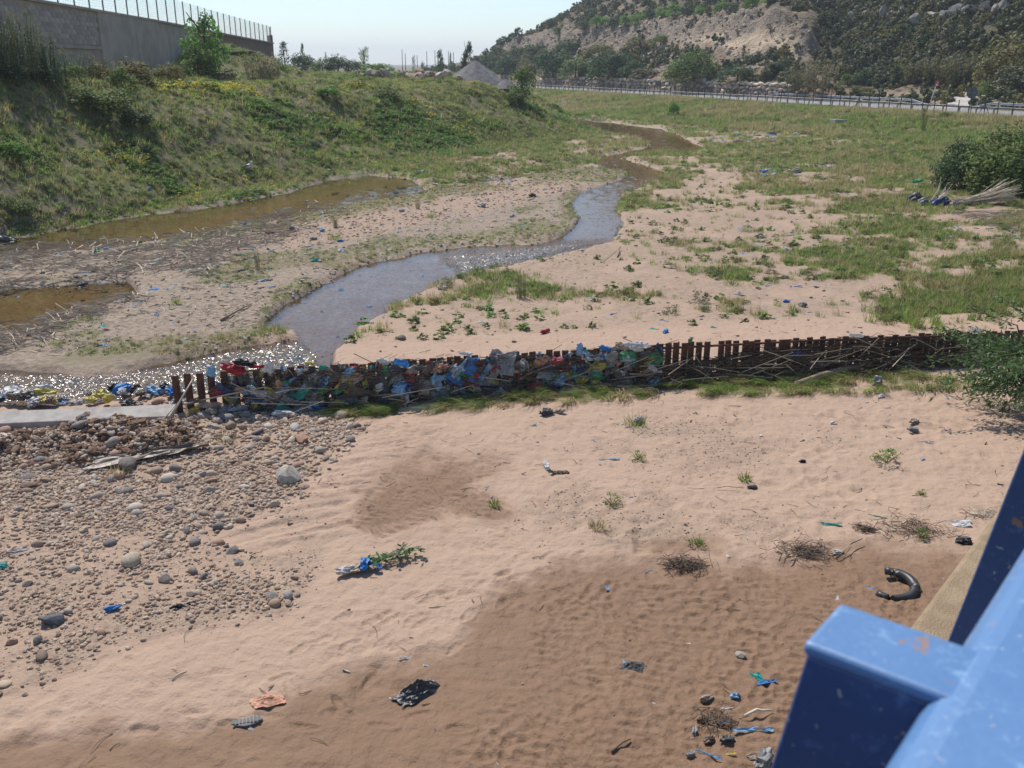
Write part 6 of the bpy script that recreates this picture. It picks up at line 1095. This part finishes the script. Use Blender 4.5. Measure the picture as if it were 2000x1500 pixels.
for px, py_, w_, h_, m_, lb in [(215, 215, 120, 50, 'mid', 'large dark bush on the face of the left bank'), (160, 205, 80, 42, 'mid', 'green bush above the large dark bush on the bank'), (262, 240, 80, 32, 'dark', 'dark bush low right of the large bank bush'), (240, 175, 60, 55, 'mid', 'loose upright bush at the crest above the large bank bush'), (290, 305, 40, 30, 'dark', 'small dark bush near the foot of the left bank'), (612, 290, 34, 20, 'dark', 'small round dark bush on the middle of the left bank'), (35, 415, 70, 40, 'mid', 'green bush at the left foot of the bank by the pool'), (20, 300, 60, 30, 'lush', 'bright green bush with yellow flowers low on the bank'), (640, 190, 60, 26, 'lush', 'bright green bush just below the bank crest'), (760, 195, 70, 30, 'mid', 'green bush at the crest below the gravel heap side')]: plant('bush', lb, 'bush', px, py_, w_, h_, 'bush', m_)
# far trees beyond the terrace
for px, py_, w_, h_, kd, m_, lb, dp in [(555, 110, 34, 34, 'conifer', 'pine', 'layered dark conifer beyond the end of the wall', 175), (540, 112, 26, 14, 'bush', 'mid', 'low pale bush at the wall end below the conifer', 150), (590, 122, 56, 30, 'bush', 'dark', 'dark round tree right of the layered conifer', 165), (592, 120, 14, 36, 'cypress', 'dark', 'pointed tree standing in the dark round tree', 168), (630, 124, 50, 22, 'bush', 'mid', 'green tree with ragged top beyond the terrace', 160), (660, 124, 56, 30, 'bush', 'dark', 'dark bushy tree left of the airy tree', 160), (637, 118, 8, 20, 'airy', 'mid', 'thin tree poking over the far tree line', 190), (690, 126, 40, 18, 'bush', 'scrub', 'low dark hedge tree beyond the terrace', 175), (712, 150, 34, 62, 'airy', 'mid', 'airy leaning tree behind the rubble', 105), (735, 162, 90, 48, 'bush', 'lush', 'rounded light green bush behind the rubble', 100), (790, 165, 40, 30, 'bush', 'dark', 'dark shrub in the rubble stones', 98), (770, 128, 40, 12, 'bush', 'scrub', 'far low tree line piece behind the rubble', 220), (860, 132, 26, 36, 'cypress', 'dark', 'slim dark cypress left of the ragged tree', 190), (848, 132, 26, 18, 'bush', 'dark', 'dark bush at the foot of the slim cypress', 188), (905, 132, 42, 54, 'wind', 'dark', 'ragged dark tree bent by the wind behind the gravel heap', 170), (890, 134, 40, 22, 'bush', 'dark', 'dark bush at the foot of the ragged tree', 168), (828, 118, 20, 10, 'bush', 'scrub', 'tiny far tree on the horizon', 280), (808, 118, 10, 14, 'airy', 'scrub', 'thin far tree on the horizon', 280), (880, 120, 9, 18, 'cypress', 'scrub', 'thin far cypress on the horizon', 260), (1020, 205, 58, 66, 'round', 'mid', 'loose green tree at the end of the left bank by the road', None), (1008, 208, 50, 40, 'bush', 'mid', 'bush below the loose tree at the end of the bank', None)]: plant('tree' if kd not in ('bush',) else 'bush', lb, 'tree' if kd != 'bush' else 'bush', px, py_, w_, h_, kd, m_, depth=dp)
# thin poles on the horizon
pm_ = B().tube([(0, 0, 0), (0, 0, 1)], [.09, .05], 6).mesh('pole')
for i, (px, yt) in enumerate([(792, 104), (815, 108), (834, 100), (850, 98), (876, 99), (886, 102), (786, 96)]):
    dp = 240; x, y, k = ray(px, 125); X_ = float(x) / float(y) * dp; z = float(surf(np.array([X_]), np.array([dp * 1.]))[0]); zt = H + dp * float(ray(px, yt)[2] / ray(px, yt)[1])
    o = obj('pole', pm_, M['fencepost'], loc=(X_, dp, z - .2), scale=(1.3, 1.3, max(zt - z, 2) + .2)); tag(o, 'thin pole standing on the horizon beyond the rubble', 'pole', 'thin poles on the horizon')
# grey gravel heap
X_, Y_ = -3.6, 98.0; z = float(ground_z(np.array([X_]), np.array([Y_]))[0]); a = np.linspace(0, 2 * math.pi, 72, endpoint=False); rr = np.linspace(0, 1, 26); V = []
for q in rr:
    for t in a: k = 1 + .10 * (vn(np.array([t * 1.5 + 3]), np.array([2.]), 3)[0] - .5); V.append((3.6 * q * math.cos(t) * k, 3.6 * q * math.sin(t) * k, 2.5 * (1 - q ** 1.05) * (1 - .06 * math.sin(t * 9) * q) + .10 * (vn(np.array([t * 6]), np.array([q * 14]), 5)[0] - .5)))
Fq = [(i * 72 + j, (i + 1) * 72 + j, (i + 1) * 72 + (j + 1) % 72, i * 72 + (j + 1) % 72) for i in range(25) for j in range(72)]
tag(obj('gravel_heap', mesh_np('gravel_heap', np.array(V), np.array(Fq), True), M['gravelpile'], loc=(X_, Y_, z - .15)), 'conical heap of grey gravel on the terrace behind the left bank', 'gravel')
o = obj('gravel_heap', mesh_np('gravel_heap', np.array(V), np.array(Fq), True), M['gravelpile'], loc=(-.6, 96, z - .25), scale=(.4, .4, .35)); tag(o, 'small grey gravel heap at the foot of the conical one', 'gravel')
r = np.random.default_rng(96)
for i in range(46):
    px = r.uniform(700, 905); dp = r.uniform(93, 103); x, y, k = ray(px, 150); X_ = float(x) / float(y) * dp; z = float(ground_z(np.array([X_]), np.array([dp]))[0])
    tag(obj('rubble_stone', ASTONES[i % 8], loc=(X_, dp, z + .15 + r.uniform(0, .5)), rot=(r.normal(0, .4), r.normal(0, .4), r.uniform(0, 6)), scale=r.uniform(.25, .75)), 'grey rubble stone in the heap behind the left bank crest', 'stone', 'rubble stones behind the bank crest')

# ------------------------------------------------------------------ road furniture
def along(s, d, z=0): p = rpos(s, d); return Vector((p[0], p[1], z))
RANG = math.atan2(RU[1], RU[0])
def guardrail(label, s0, s1, d, mt, step, dips=False, h=.62):
    o0 = along(s0, d, 1.8); e = thing('guardrail', label, 'guardrail', o0, RANG); L_ = s1 - s0
    b = B(); prof = [(-.03, -.11), (.03, -.08), (-.03, -.03), (-.03, .03), (.03, .08), (-.03, .11)]
    xs = [0, L_] if not dips else [0, 2.6, L_ - 2.6, L_]; zs = [h, h] if not dips else [.12, h, h, .12]; V = []
    for x, z in zip(xs, zs): V += [(x, p, z + q) for p, q in prof] + [(x, p + .008, z + q) for p, q in prof[::-1]]
    n = 12; Fq = [(i * n + j, i * n + (j + 1) % n, (i + 1) * n + (j + 1) % n, (i + 1) * n + j) for i in range(len(xs) - 1) for j in range(n)]; b.add(V, Fq); obj('beam', b.mesh('beam'), mt, e)
    pm2 = GP; k = 1.0
    while k < L_ - .5:
        obj('post', pm2, M['railback'] if not dips else M['galv'], e, loc=(k, -.07 if d > 5 else .07, -.1)); k += step
GP = B().box((0, 0, .4), (.05, .06, .4)).mesh('post')
def s_of(px, d):
    x, y, _ = ray(px, 195); u = float(x) / float(y); return (u * (P1[1] + RN[1] * d) - P1[0] - RN[0] * d) / (RU[0] - u * RU[1])
guardrail('weathered guardrail along the river side of the road', -14, 135, .35, M['railback'], 2.0)
guardrail('bright guardrail on the hill side of the road left of the junction', s_of(1815, 8.9), s_of(1492, 8.9), 8.9, M['galv'], 2.6, True); guardrail('bright guardrail on the hill side of the road right of the junction', -30, s_of(1900, 8.9), 8.9, M['galv'], 2.6, True)
fp = B().box((0, 0, .75), (.03, .03, .75)).mesh('post')
for lb, sa, sb, dd_ in [('dark post and wire fence between the river bank and the guardrail', -14, 116, -.35)]:
    e = thing('wire_fence', lb, 'fence', along(sa, dd_, 1.65), RANG); n = int((sb - sa) / 1.5)
    for i in range(n): obj('post', fp, M['darkmetal'], e, loc=(i * 1.5, 0, -.1), rot=(random.gauss(0, .02), random.gauss(0, .02), 0))
    for i in (5, 13, 24): 
        for sg in (-1, 1): obj('brace', B().tube([(i * 1.5 + sg * .75, 0, 0), (i * 1.5, 0, 1.15)], .03, 4).mesh('brace'), M['darkmetal'], e)
    for z in (.25, .6, .95, 1.3): obj('wire', B().tube([(0, 0, z), (n * 1.5, 0, z)], .008, 3).mesh('wire'), M['darkmetal'], e)
# signs
def disc(rad, n=28, th=.02): b = B(); V = [(rad * math.cos(2 * math.pi * i / n), y, rad * math.sin(2 * math.pi * i / n)) for y in (-th / 2, th / 2) for i in range(n)]; b.add(V, [tuple(range(n)), tuple(range(2 * n - 1, n - 1, -1))] + [(i, i + n, (i + 1) % n + n, (i + 1) % n) for i in range(n)]); return b.mesh('disc')
redp = plain('red_sign_paint', (.50, .05, .03), (.42, .05, .03), 5, .5); whp = plain('white_sign_paint', (.72, .72, .70), (.62, .62, .6), 5, .5); gry = plain('grey_sign_back', (.13, .145, .16), (.10, .115, .13), 5, .55)
p = along(s_of(1816, 9.8), 9.8, 1.6); e = thing('road_sign', 'leaning round red and white sign on a pale pole by the junction', 'sign', p); e.rotation_euler = (0, .20, .15)
obj('pole', B().tube([(0, 0, 0), (0, 0, 2.7)], .045, 8).mesh('pole'), whp, e); pl_ = obj('sign_plate', disc(.34), redp, e, loc=(.05, -.07, 2.65), rot=(0, 0, .3)); obj('sign_field', disc(.22, th=.012), whp, pl_, loc=(0, -.022, -.05)); obj('sign_band', B().box((0, 0, 0), (.22, .008, .06)).mesh('band'), redp, pl_, loc=(0, -.036, .01), rot=(0, .1, 0))
p = along(s_of(1894, -.2), -.2, 1.6); e = thing('road_sign', 'back of a large grey octagonal sign on a dark pole in front of the junction', 'sign', p); e.rotation_euler = (0, .07, -.2)
obj('pole', B().tube([(0, 0, -.2), (0, 0, 2.75)], .06, 8).mesh('pole'), gry, e); obj('sign_plate', disc(.52, 8), gry, e, loc=(0, .07, 2.1), rot=(0, .39, 0)); obj('bracket', B().box((0, 0, 0), (.3, .02, .03)).mesh('bracket'), M['railback'], e, loc=(0, .045, 2.1))
p = along(s_of(1373, 8.7), 8.7, 1.7); e = thing('road_sign', 'small pale round sign in front of the stone retaining wall', 'sign', p, .2); obj('pole', B().tube([(0, 0, 0), (0, 0, 2.3)], .04, 6).mesh('pole'), M['galv'], e); obj('sign_plate', disc(.32), M['galv'], e, loc=(0, -.06, 2.2)); obj('sign_rim', disc(.35, th=.01), gry, e, loc=(0, -.045, 2.2))
p = along(s_of(1283, 8.7), 8.7, 1.7); e = thing('road_sign', 'dark round sign back low against the stone retaining wall', 'sign', p, .2); obj('pole', B().tube([(0, 0, 0), (0, 0, 1.6)], .04, 6).mesh('pole'), gry, e); obj('sign_plate', disc(.36), gry, e, loc=(0, -.06, 1.5))
# concrete culvert block on the embankment
X_, Y_, z = hit(1632, 243); o = obj('concrete_block', B().box((0, 0, .15), (.62, .5, .3)).mesh('concrete_block'), M['concrete'], loc=(X_ + .2, Y_, z), rot=(0, .05, .25)); m = o.modifiers.new('bevel', 'BEVEL'); m.width = .03; tag(o, 'square concrete culvert block in the embankment grass', 'concrete')
# stone retaining wall at the foot of the hill
e = thing('stone_wall', 'rough fieldstone retaining wall along the hill side of the road', 'wall', along(46, 9.2, 1.65), RANG); r = np.random.default_rng(97)
obj('wall_core', B().box((42, -.55, 1.0), (42.2, .45, 1.05)).mesh('wall_core'), plain('wall_mortar', (.21, .185, .16), (.15, .13, .115), 1, .95), e)
M['wallstone'] = plain('wall_stone', (.47, .37, .29), (.35, .28, .225), 1.4, .95, .5, 9, rand=1)
for row in range(4):
    x = -.2 + .3 * (row % 2)
    while x < 84:
        ln = r.uniform(.75, 1.5); 
        obj('stone', ASTONES[r.integers(0, 8)], M['wallstone'], e, loc=(x + ln / 2, -.05 + r.normal(0, .05), .28 + row * .54 + r.normal(0, .05)), rot=(r.normal(0, .2), r.normal(0, .25), r.normal(0, .2)), scale=(ln * .60, .42, .48)); x += ln
# trees and bushes on the hill
for px, py_, w_, h_, kd, m_, lb in [(955, 142, 52, 40, 'bush', 'dark', 'dark tree at the far end of the hill foot'), (992, 144, 50, 44, 'bush', 'dark', 'dark round tree left of the orange-tinged tree on the hill foot'), (1030, 148, 44, 38, 'bush', 'olive', 'orange-tinged round tree at the hill foot'), (1078, 150, 82, 66, 'bush', 'dark', 'tallest dark tree at the hill foot'), (1124, 152, 64, 48, 'bush', 'mid', 'lighter green tree right of the tallest dark tree'), (1190, 154, 108, 66, 'bush', 'dark', 'wide dark tree mass above the retaining wall'), (1170, 118, 70, 34, 'bush', 'olive', 'olive tree behind the wide dark mass'), (1236, 153, 62, 40, 'bush', 'dark', 'dark bush right of the wide dark mass'), (1110, 104, 66, 34, 'bush', 'dark', 'dark tree higher on the slope above the tallest tree'), (1250, 100, 70, 32, 'bush', 'olive', 'yellowish tree at the foot of the rock cutting'), (1290, 90, 40, 26, 'bush', 'mid', 'small green bush at the left end of the pale rock'), (1048, 112, 50, 30, 'bush', 'dark', 'dark bush on the left hill slope'), (1010, 112, 40, 26, 'bush', 'dark', 'dark bush lower on the hill nose'), (975, 116, 40, 24, 'bush', 'dark', 'dark bush at the tip of the hill nose'), (1092, 92, 12, 34, 'cypress', 'dark', 'slim cypress among the hill foot trees'), (1075, 56, 30, 24, 'bush', 'dark', 'dark bush on the ridge slope below the tall tree'), (1090, 70, 30, 20, 'bush', 'mid', 'green bush on the ridge slope'), (1140, 76, 26, 18, 'bush', 'dark', 'dark bush at the start of the terrace path'), (1352, 160, 116, 70, 'bigbush', 'mid', 'big rounded dark green bush above the retaining wall'), (1440, 160, 86, 36, 'bush', 'dark', 'low dark bush right of the big rounded bush'), (1450, 142, 18, 44, 'conifer', 'dark', 'small pointed conifer above the low dark bush'), (1260, 152, 60, 22, 'bush', 'scrub', 'low scrub at the top of the retaining wall'), (1520, 150, 60, 30, 'bush', 'dark', 'dark bush where the retaining wall ends')]: plant('tree' if kd not in ('bush', 'bigbush') or h_ > 36 else 'bush', lb, 'tree' if h_ > 36 else 'bush', px, py_, w_, h_, kd, m_)
for i, (px, py_, w_) in enumerate([(1150, 36, 30), (1165, 62, 28), (1182, 58, 26), (1200, 58, 30), (1222, 54, 30), (1246, 50, 34), (1270, 46, 30), (1292, 42, 34), (1318, 38, 36), (1344, 34, 36), (1368, 30, 30), (1410, 22, 30), (1432, 20, 26), (1470, 14, 34), (1500, 12, 30)]): plant('pine_sapling', ['small blue-green young pine', 'small bright green young pine', 'wide bright green young pine', 'wide blue-green young pine'][(0 if w_ < 32 else 3) if i % 3 == 0 else (1 if w_ < 32 else 2)] + ' on the terrace above the rock cutting', 'pine', px, py_, w_, w_ * .8, 'bush', 'lush' if i % 3 else 'pine', 'young pines on the hill terrace')
plant('tree', 'tall airy eucalyptus-like tree on the ridge', 'tree', 1095, 34, 46, 62, 'airy', 'mid'); plant('tree', 'dark tree right of the airy ridge tree', 'tree', 1130, 14, 40, 30, 'bush', 'dark')
r = np.random.default_rng(98)
for i in range(16): px = 935 + i * 9.5 + r.normal(0, 3); plant('ridge_bush', 'dark bush along the ridge skyline of the hill', 'bush', px, np.interp(px, [930, 1000, 1080], [116, 80, 36]) + 8, r.uniform(16, 30), r.uniform(12, 22), 'scrub', 'dark', 'bushes on the ridge skyline')
for i, (px, py_, w_, h_, m_, lb) in enumerate([(1562, 184, 56, 54, 'reed', 'dense straw-green cane clump behind the road, its left half'), (1600, 184, 60, 62, 'tan', 'dense straw-green cane clump behind the road, its right half'), (1790, 172, 56, 46, 'reed', 'grey-green cane clump left of the leaning sign'), (1828, 170, 60, 54, 'reed', 'grey-green cane clump behind the leaning sign'), (1868, 172, 60, 62, 'reed', 'tallest grey-green canes beside the side road'), (1895, 170, 50, 46, 'reed', 'grey-green canes at the edge of the side road')]): reeds(lb, px, py_, w_, h_, m_, i=i, plume=None)
for px, py_, w_, h_, m_, lb in [(1690, 168, 50, 36, 'dark', 'dark bush left of the yucca-like palm'), (1655, 170, 40, 24, 'mid', 'green bush between the cane clump and the dark bush'), (1720, 170, 34, 26, 'dark', 'small dark bush touching the yucca-like palm'), (1680, 186, 60, 16, 'olive', 'low straw bush at the road edge'), (1962, 182, 120, 130, 'olive', 'large olive-brown tree at the right of the junction'), (1990, 190, 110, 70, 'scrub', 'dark low bushes under the large olive-brown tree'), (1930, 192, 60, 40, 'mid', 'green shrub between the side road and the large tree'), (1680, 192, 26, 14, 'dark', 'small dark ball shrub by the bright guardrail')]: plant('bush' if h_ < 100 else 'tree', lb, 'bush' if h_ < 100 else 'tree', px, py_, w_, h_, 'bush', m_)
# yucca-like palm
X_, Y_, z = hit(1748, 172); e = thing('palm', 'dark yucca-like palm with drooping leaves between the cane clumps', 'palm', (X_, Y_, z)); k = Y_ / F
obj('trunk', B().tube([(0, 0, -.1), (.05, 0, .8), (0, 0, 1.7)], [.28, .22, .18], 7).mesh('trunk'), M['bark'], e)
V = []; Fq = []; r = np.random.default_rng(99)
for i in range(130):
    a = r.uniform(0, 6.28); el = r.uniform(-.9, 1.3); L_ = r.uniform(.9, 1.5); d = np.array([math.cos(a) * math.cos(el), math.sin(a) * math.cos(el), math.sin(el)]); sd_ = np.array([-math.sin(a), math.cos(a), 0]) * .06; o_ = np.array([0, 0, 1.2 + .9 * max(el, 0) * .6 + .3]); kk = len(V)
    for q in range(4): u = q / 3; c = o_ + d * L_ * u - np.array([0, 0, .45 * u * u]); V += [tuple(c + sd_ * (1.05 - u)), tuple(c - sd_ * (1.05 - u))]; 
    for q in range(3): Fq.append((kk + 2 * q, kk + 2 * q + 1, kk + 2 * q + 3, kk + 2 * q + 2))
obj('leaves', mesh_np('leaves', np.array(V), np.array(Fq)), G['dark'], e)
# pale boulders in a row on the upper slope
r = np.random.default_rng(100)
for i in range(13):
    px = 1665 + i * 25 + r.normal(0, 5); py_ = 40 - .006 * (px - 1800) + r.normal(0, 3); X_, Y_, z = hit(px, py_); tag(obj('boulder', ASTONES[i % 8], plain('limestone', (.36, .32, .27), (.25, .22, .19), 1.2, .95, .5, 6) if i == 0 else M['limestone'], loc=(X_, Y_, z + .5), rot=(0, 0, r.uniform(0, 6)), scale=(r.uniform(.9, 1.4), 1.0, r.uniform(1.6, 2.4))), 'pale limestone boulder in the row on the dark upper slope', 'boulder', 'limestone boulders on the upper slope'); M.setdefault('limestone', bpy.data.materials['limestone'])

# ------------------------------------------------------------------ right bank: large bush, bundles, oleander
plant('bush', 'large dark green bush at the foot of the embankment, its right part', 'bush', 1965, 377, 200, 160, 'bigbush', 'mid'); plant('bush', 'lower left part of the large dark green bush on the plain', 'bush', 1878, 370, 130, 120, 'bigbush', 'dark'); plant('bush', 'lush green undergrowth before the large dark bush', 'bush', 1985, 385, 60, 40, 'bush', 'lush')
plant('shrub', 'small upright green bush at the foot of the far embankment', 'shrub', 1316, 228, 26, 36, 'bush', 'lush'); plant('shrub', 'small green sapling near the guardrail posts', 'shrub', 1803, 235, 14, 24, 'airy', 'olive'); plant('shrub', 'low green bush under the guardrail', 'shrub', 1850, 232, 40, 16, 'bush', 'mid')
for i, (px, py_, h_, lb) in enumerate([(1018, 582, 52, 'tall thin grey-green weed on the sand bank by the stream'), (503, 526, 36, 'thin sapling standing in the small puddle'), (655, 446, 24, 'tiny yellow-green sapling in the debris'), (816, 408, 20, 'thin yellow-green sapling on the gravel bar'), (1802, 262, 40, 'brownish tall weed on the embankment')]): reeds(lb, px, py_, 22 if i == 0 else 10, h_, 'reed' if i != 3 else 'olive', i=i, plume=None)
def mb(name, label, cat, px, py_, wpx, col, sz, k=0): return litter(name, label, cat, px, py_, wpx, col, 'bag', sz=sz, k=k, rot=.3)
mb('rubbish_sack', 'dark filled sack with a green top on the grass beside the cane bundle', 'sack', 1788, 396, 34, 'darkgrey', (1, .9, 1.5)); litter('plastic_bag', 'bright green bag on top of the dark sack', 'bag', 1786, 392, 24, 'green', 'bag', lift=.75, sz=(1, .9, .7)); mb('rubbish_sack', 'blue-grey sack leaning on the dark sack', 'sack', 1803, 400, 26, 'grey', (.9, .9, 1.3)); mb('rubbish_sack', 'bundle of sticks and blue cloth between the sacks and the cane bundle', 'sack', 1836, 400, 40, 'navy', (1, .9, 1.0)); mb('rubbish_sack', 'small dark blue bag at the cane bundle end', 'bag', 1872, 402, 22, 'navy', (1, .9, .9))
def bundle(label, a, b_, n, spread, mt, sd, rise=.0):
    r = np.random.default_rng(sd); A_ = Vector(hit(*a)); B_ = Vector(hit(*b_)); d = B_ - A_; b = B()
    for i in range(n):
        o_ = Vector((r.normal(0, .06), r.normal(0, .10), abs(r.normal(0, .12)))); q = Vector((0, r.normal(0, spread), abs(r.normal(0, spread)) + rise)); b.tube([o_, o_ + d * .5 + q * .4, o_ + d * r.uniform(.8, 1.05) + q], [.016, .014, .008], 4)
    return tag(obj('cane_bundle', b.mesh('cane_bundle'), M['cane'], loc=A_), label, 'cane bundle')
M['cane2'] = M['driftwood']
bundle('spread bundle of cut brown canes on the grass before the large bush', (1865, 402), (1975, 398), 120, .38, 'cane', 101, .12); bundle('short sticks poking out of the blue cloth bundle', (1820, 402), (1850, 398), 20, .30, 'cane', 102, .25)
# oleander at the right edge of the barrier
r = np.random.default_rng(103); e = thing('oleander', 'narrow-leaved oleander shrub overhanging the right end of the barrier', 'shrub', (9.9, 16.6, .1)); b = B(); tips = []
for i in range(64):
    a = r.uniform(1.6, 5.6) if i < 50 else r.uniform(0, 6.28); rad = r.uniform(.7, 2.35); zt = r.uniform(.1, 2.1) * (1.05 - .25 * rad / 2.3); t = Vector((math.cos(a) * rad, math.sin(a) * rad * .8, zt)); m1 = Vector((t.x * .45, t.y * .45, zt * .6 + .5)); b.tube([(t.x * .08, t.y * .08, 0), m1, t], [.02, .013, .004], 4); tips.append((m1, t))
obj('branches', b.mesh('branches'), M['bark'], e); P = []; N_ = []
V = []; Fq = []
for m1, t in tips:
    ax = (t - m1); 
    for k in range(95):
        u = r.uniform(.05, 1.12); p = m1 + ax * u; dr = (ax.normalized() * .9 + Vector((r.normal(0, .7), r.normal(0, .7), r.normal(0, .6)))).normalized(); L_ = r.uniform(.09, .16); w_ = dr.cross(Vector((r.normal(), r.normal(), r.normal()))).normalized() * .016; p = p + Vector((r.normal(0, .07), r.normal(0, .07), r.normal(0, .07))); kk = len(V); V += [tuple(p), tuple(p + dr * L_ * .5 + w_), tuple(p + dr * L_), tuple(p + dr * L_ * .5 - w_)]; Fq.append((kk, kk + 1, kk + 2, kk + 3))
V = np.array(V); V[:, 2] = np.maximum(V[:, 2], -.05); obj('leaves', mesh_np('leaves', V, np.array(Fq)), G['oleander'], e)

# ------------------------------------------------------------------ the hazy air over the valley
hb = B().box((0, 2250, 39.0), (4700, 2400, 42.0)).mesh('haze'); ho = obj('haze', hb); m = bpy.data.materials.new('haze_air'); m.use_nodes = True; N = m.node_tree.nodes; N.clear()
out = N.new('ShaderNodeOutputMaterial'); pv = N.new('ShaderNodeVolumePrincipled'); pv.inputs['Color'].default_value = (.86, .92, 1, 1); pv.inputs['Density'].default_value = .00035; pv.inputs['Anisotropy'].default_value = .3
m.node_tree.links.new(pv.outputs[0], out.inputs['Volume']); hb.materials.append(m); tag(ho, 'thin bluish haze in the valley air', kind='stuff')
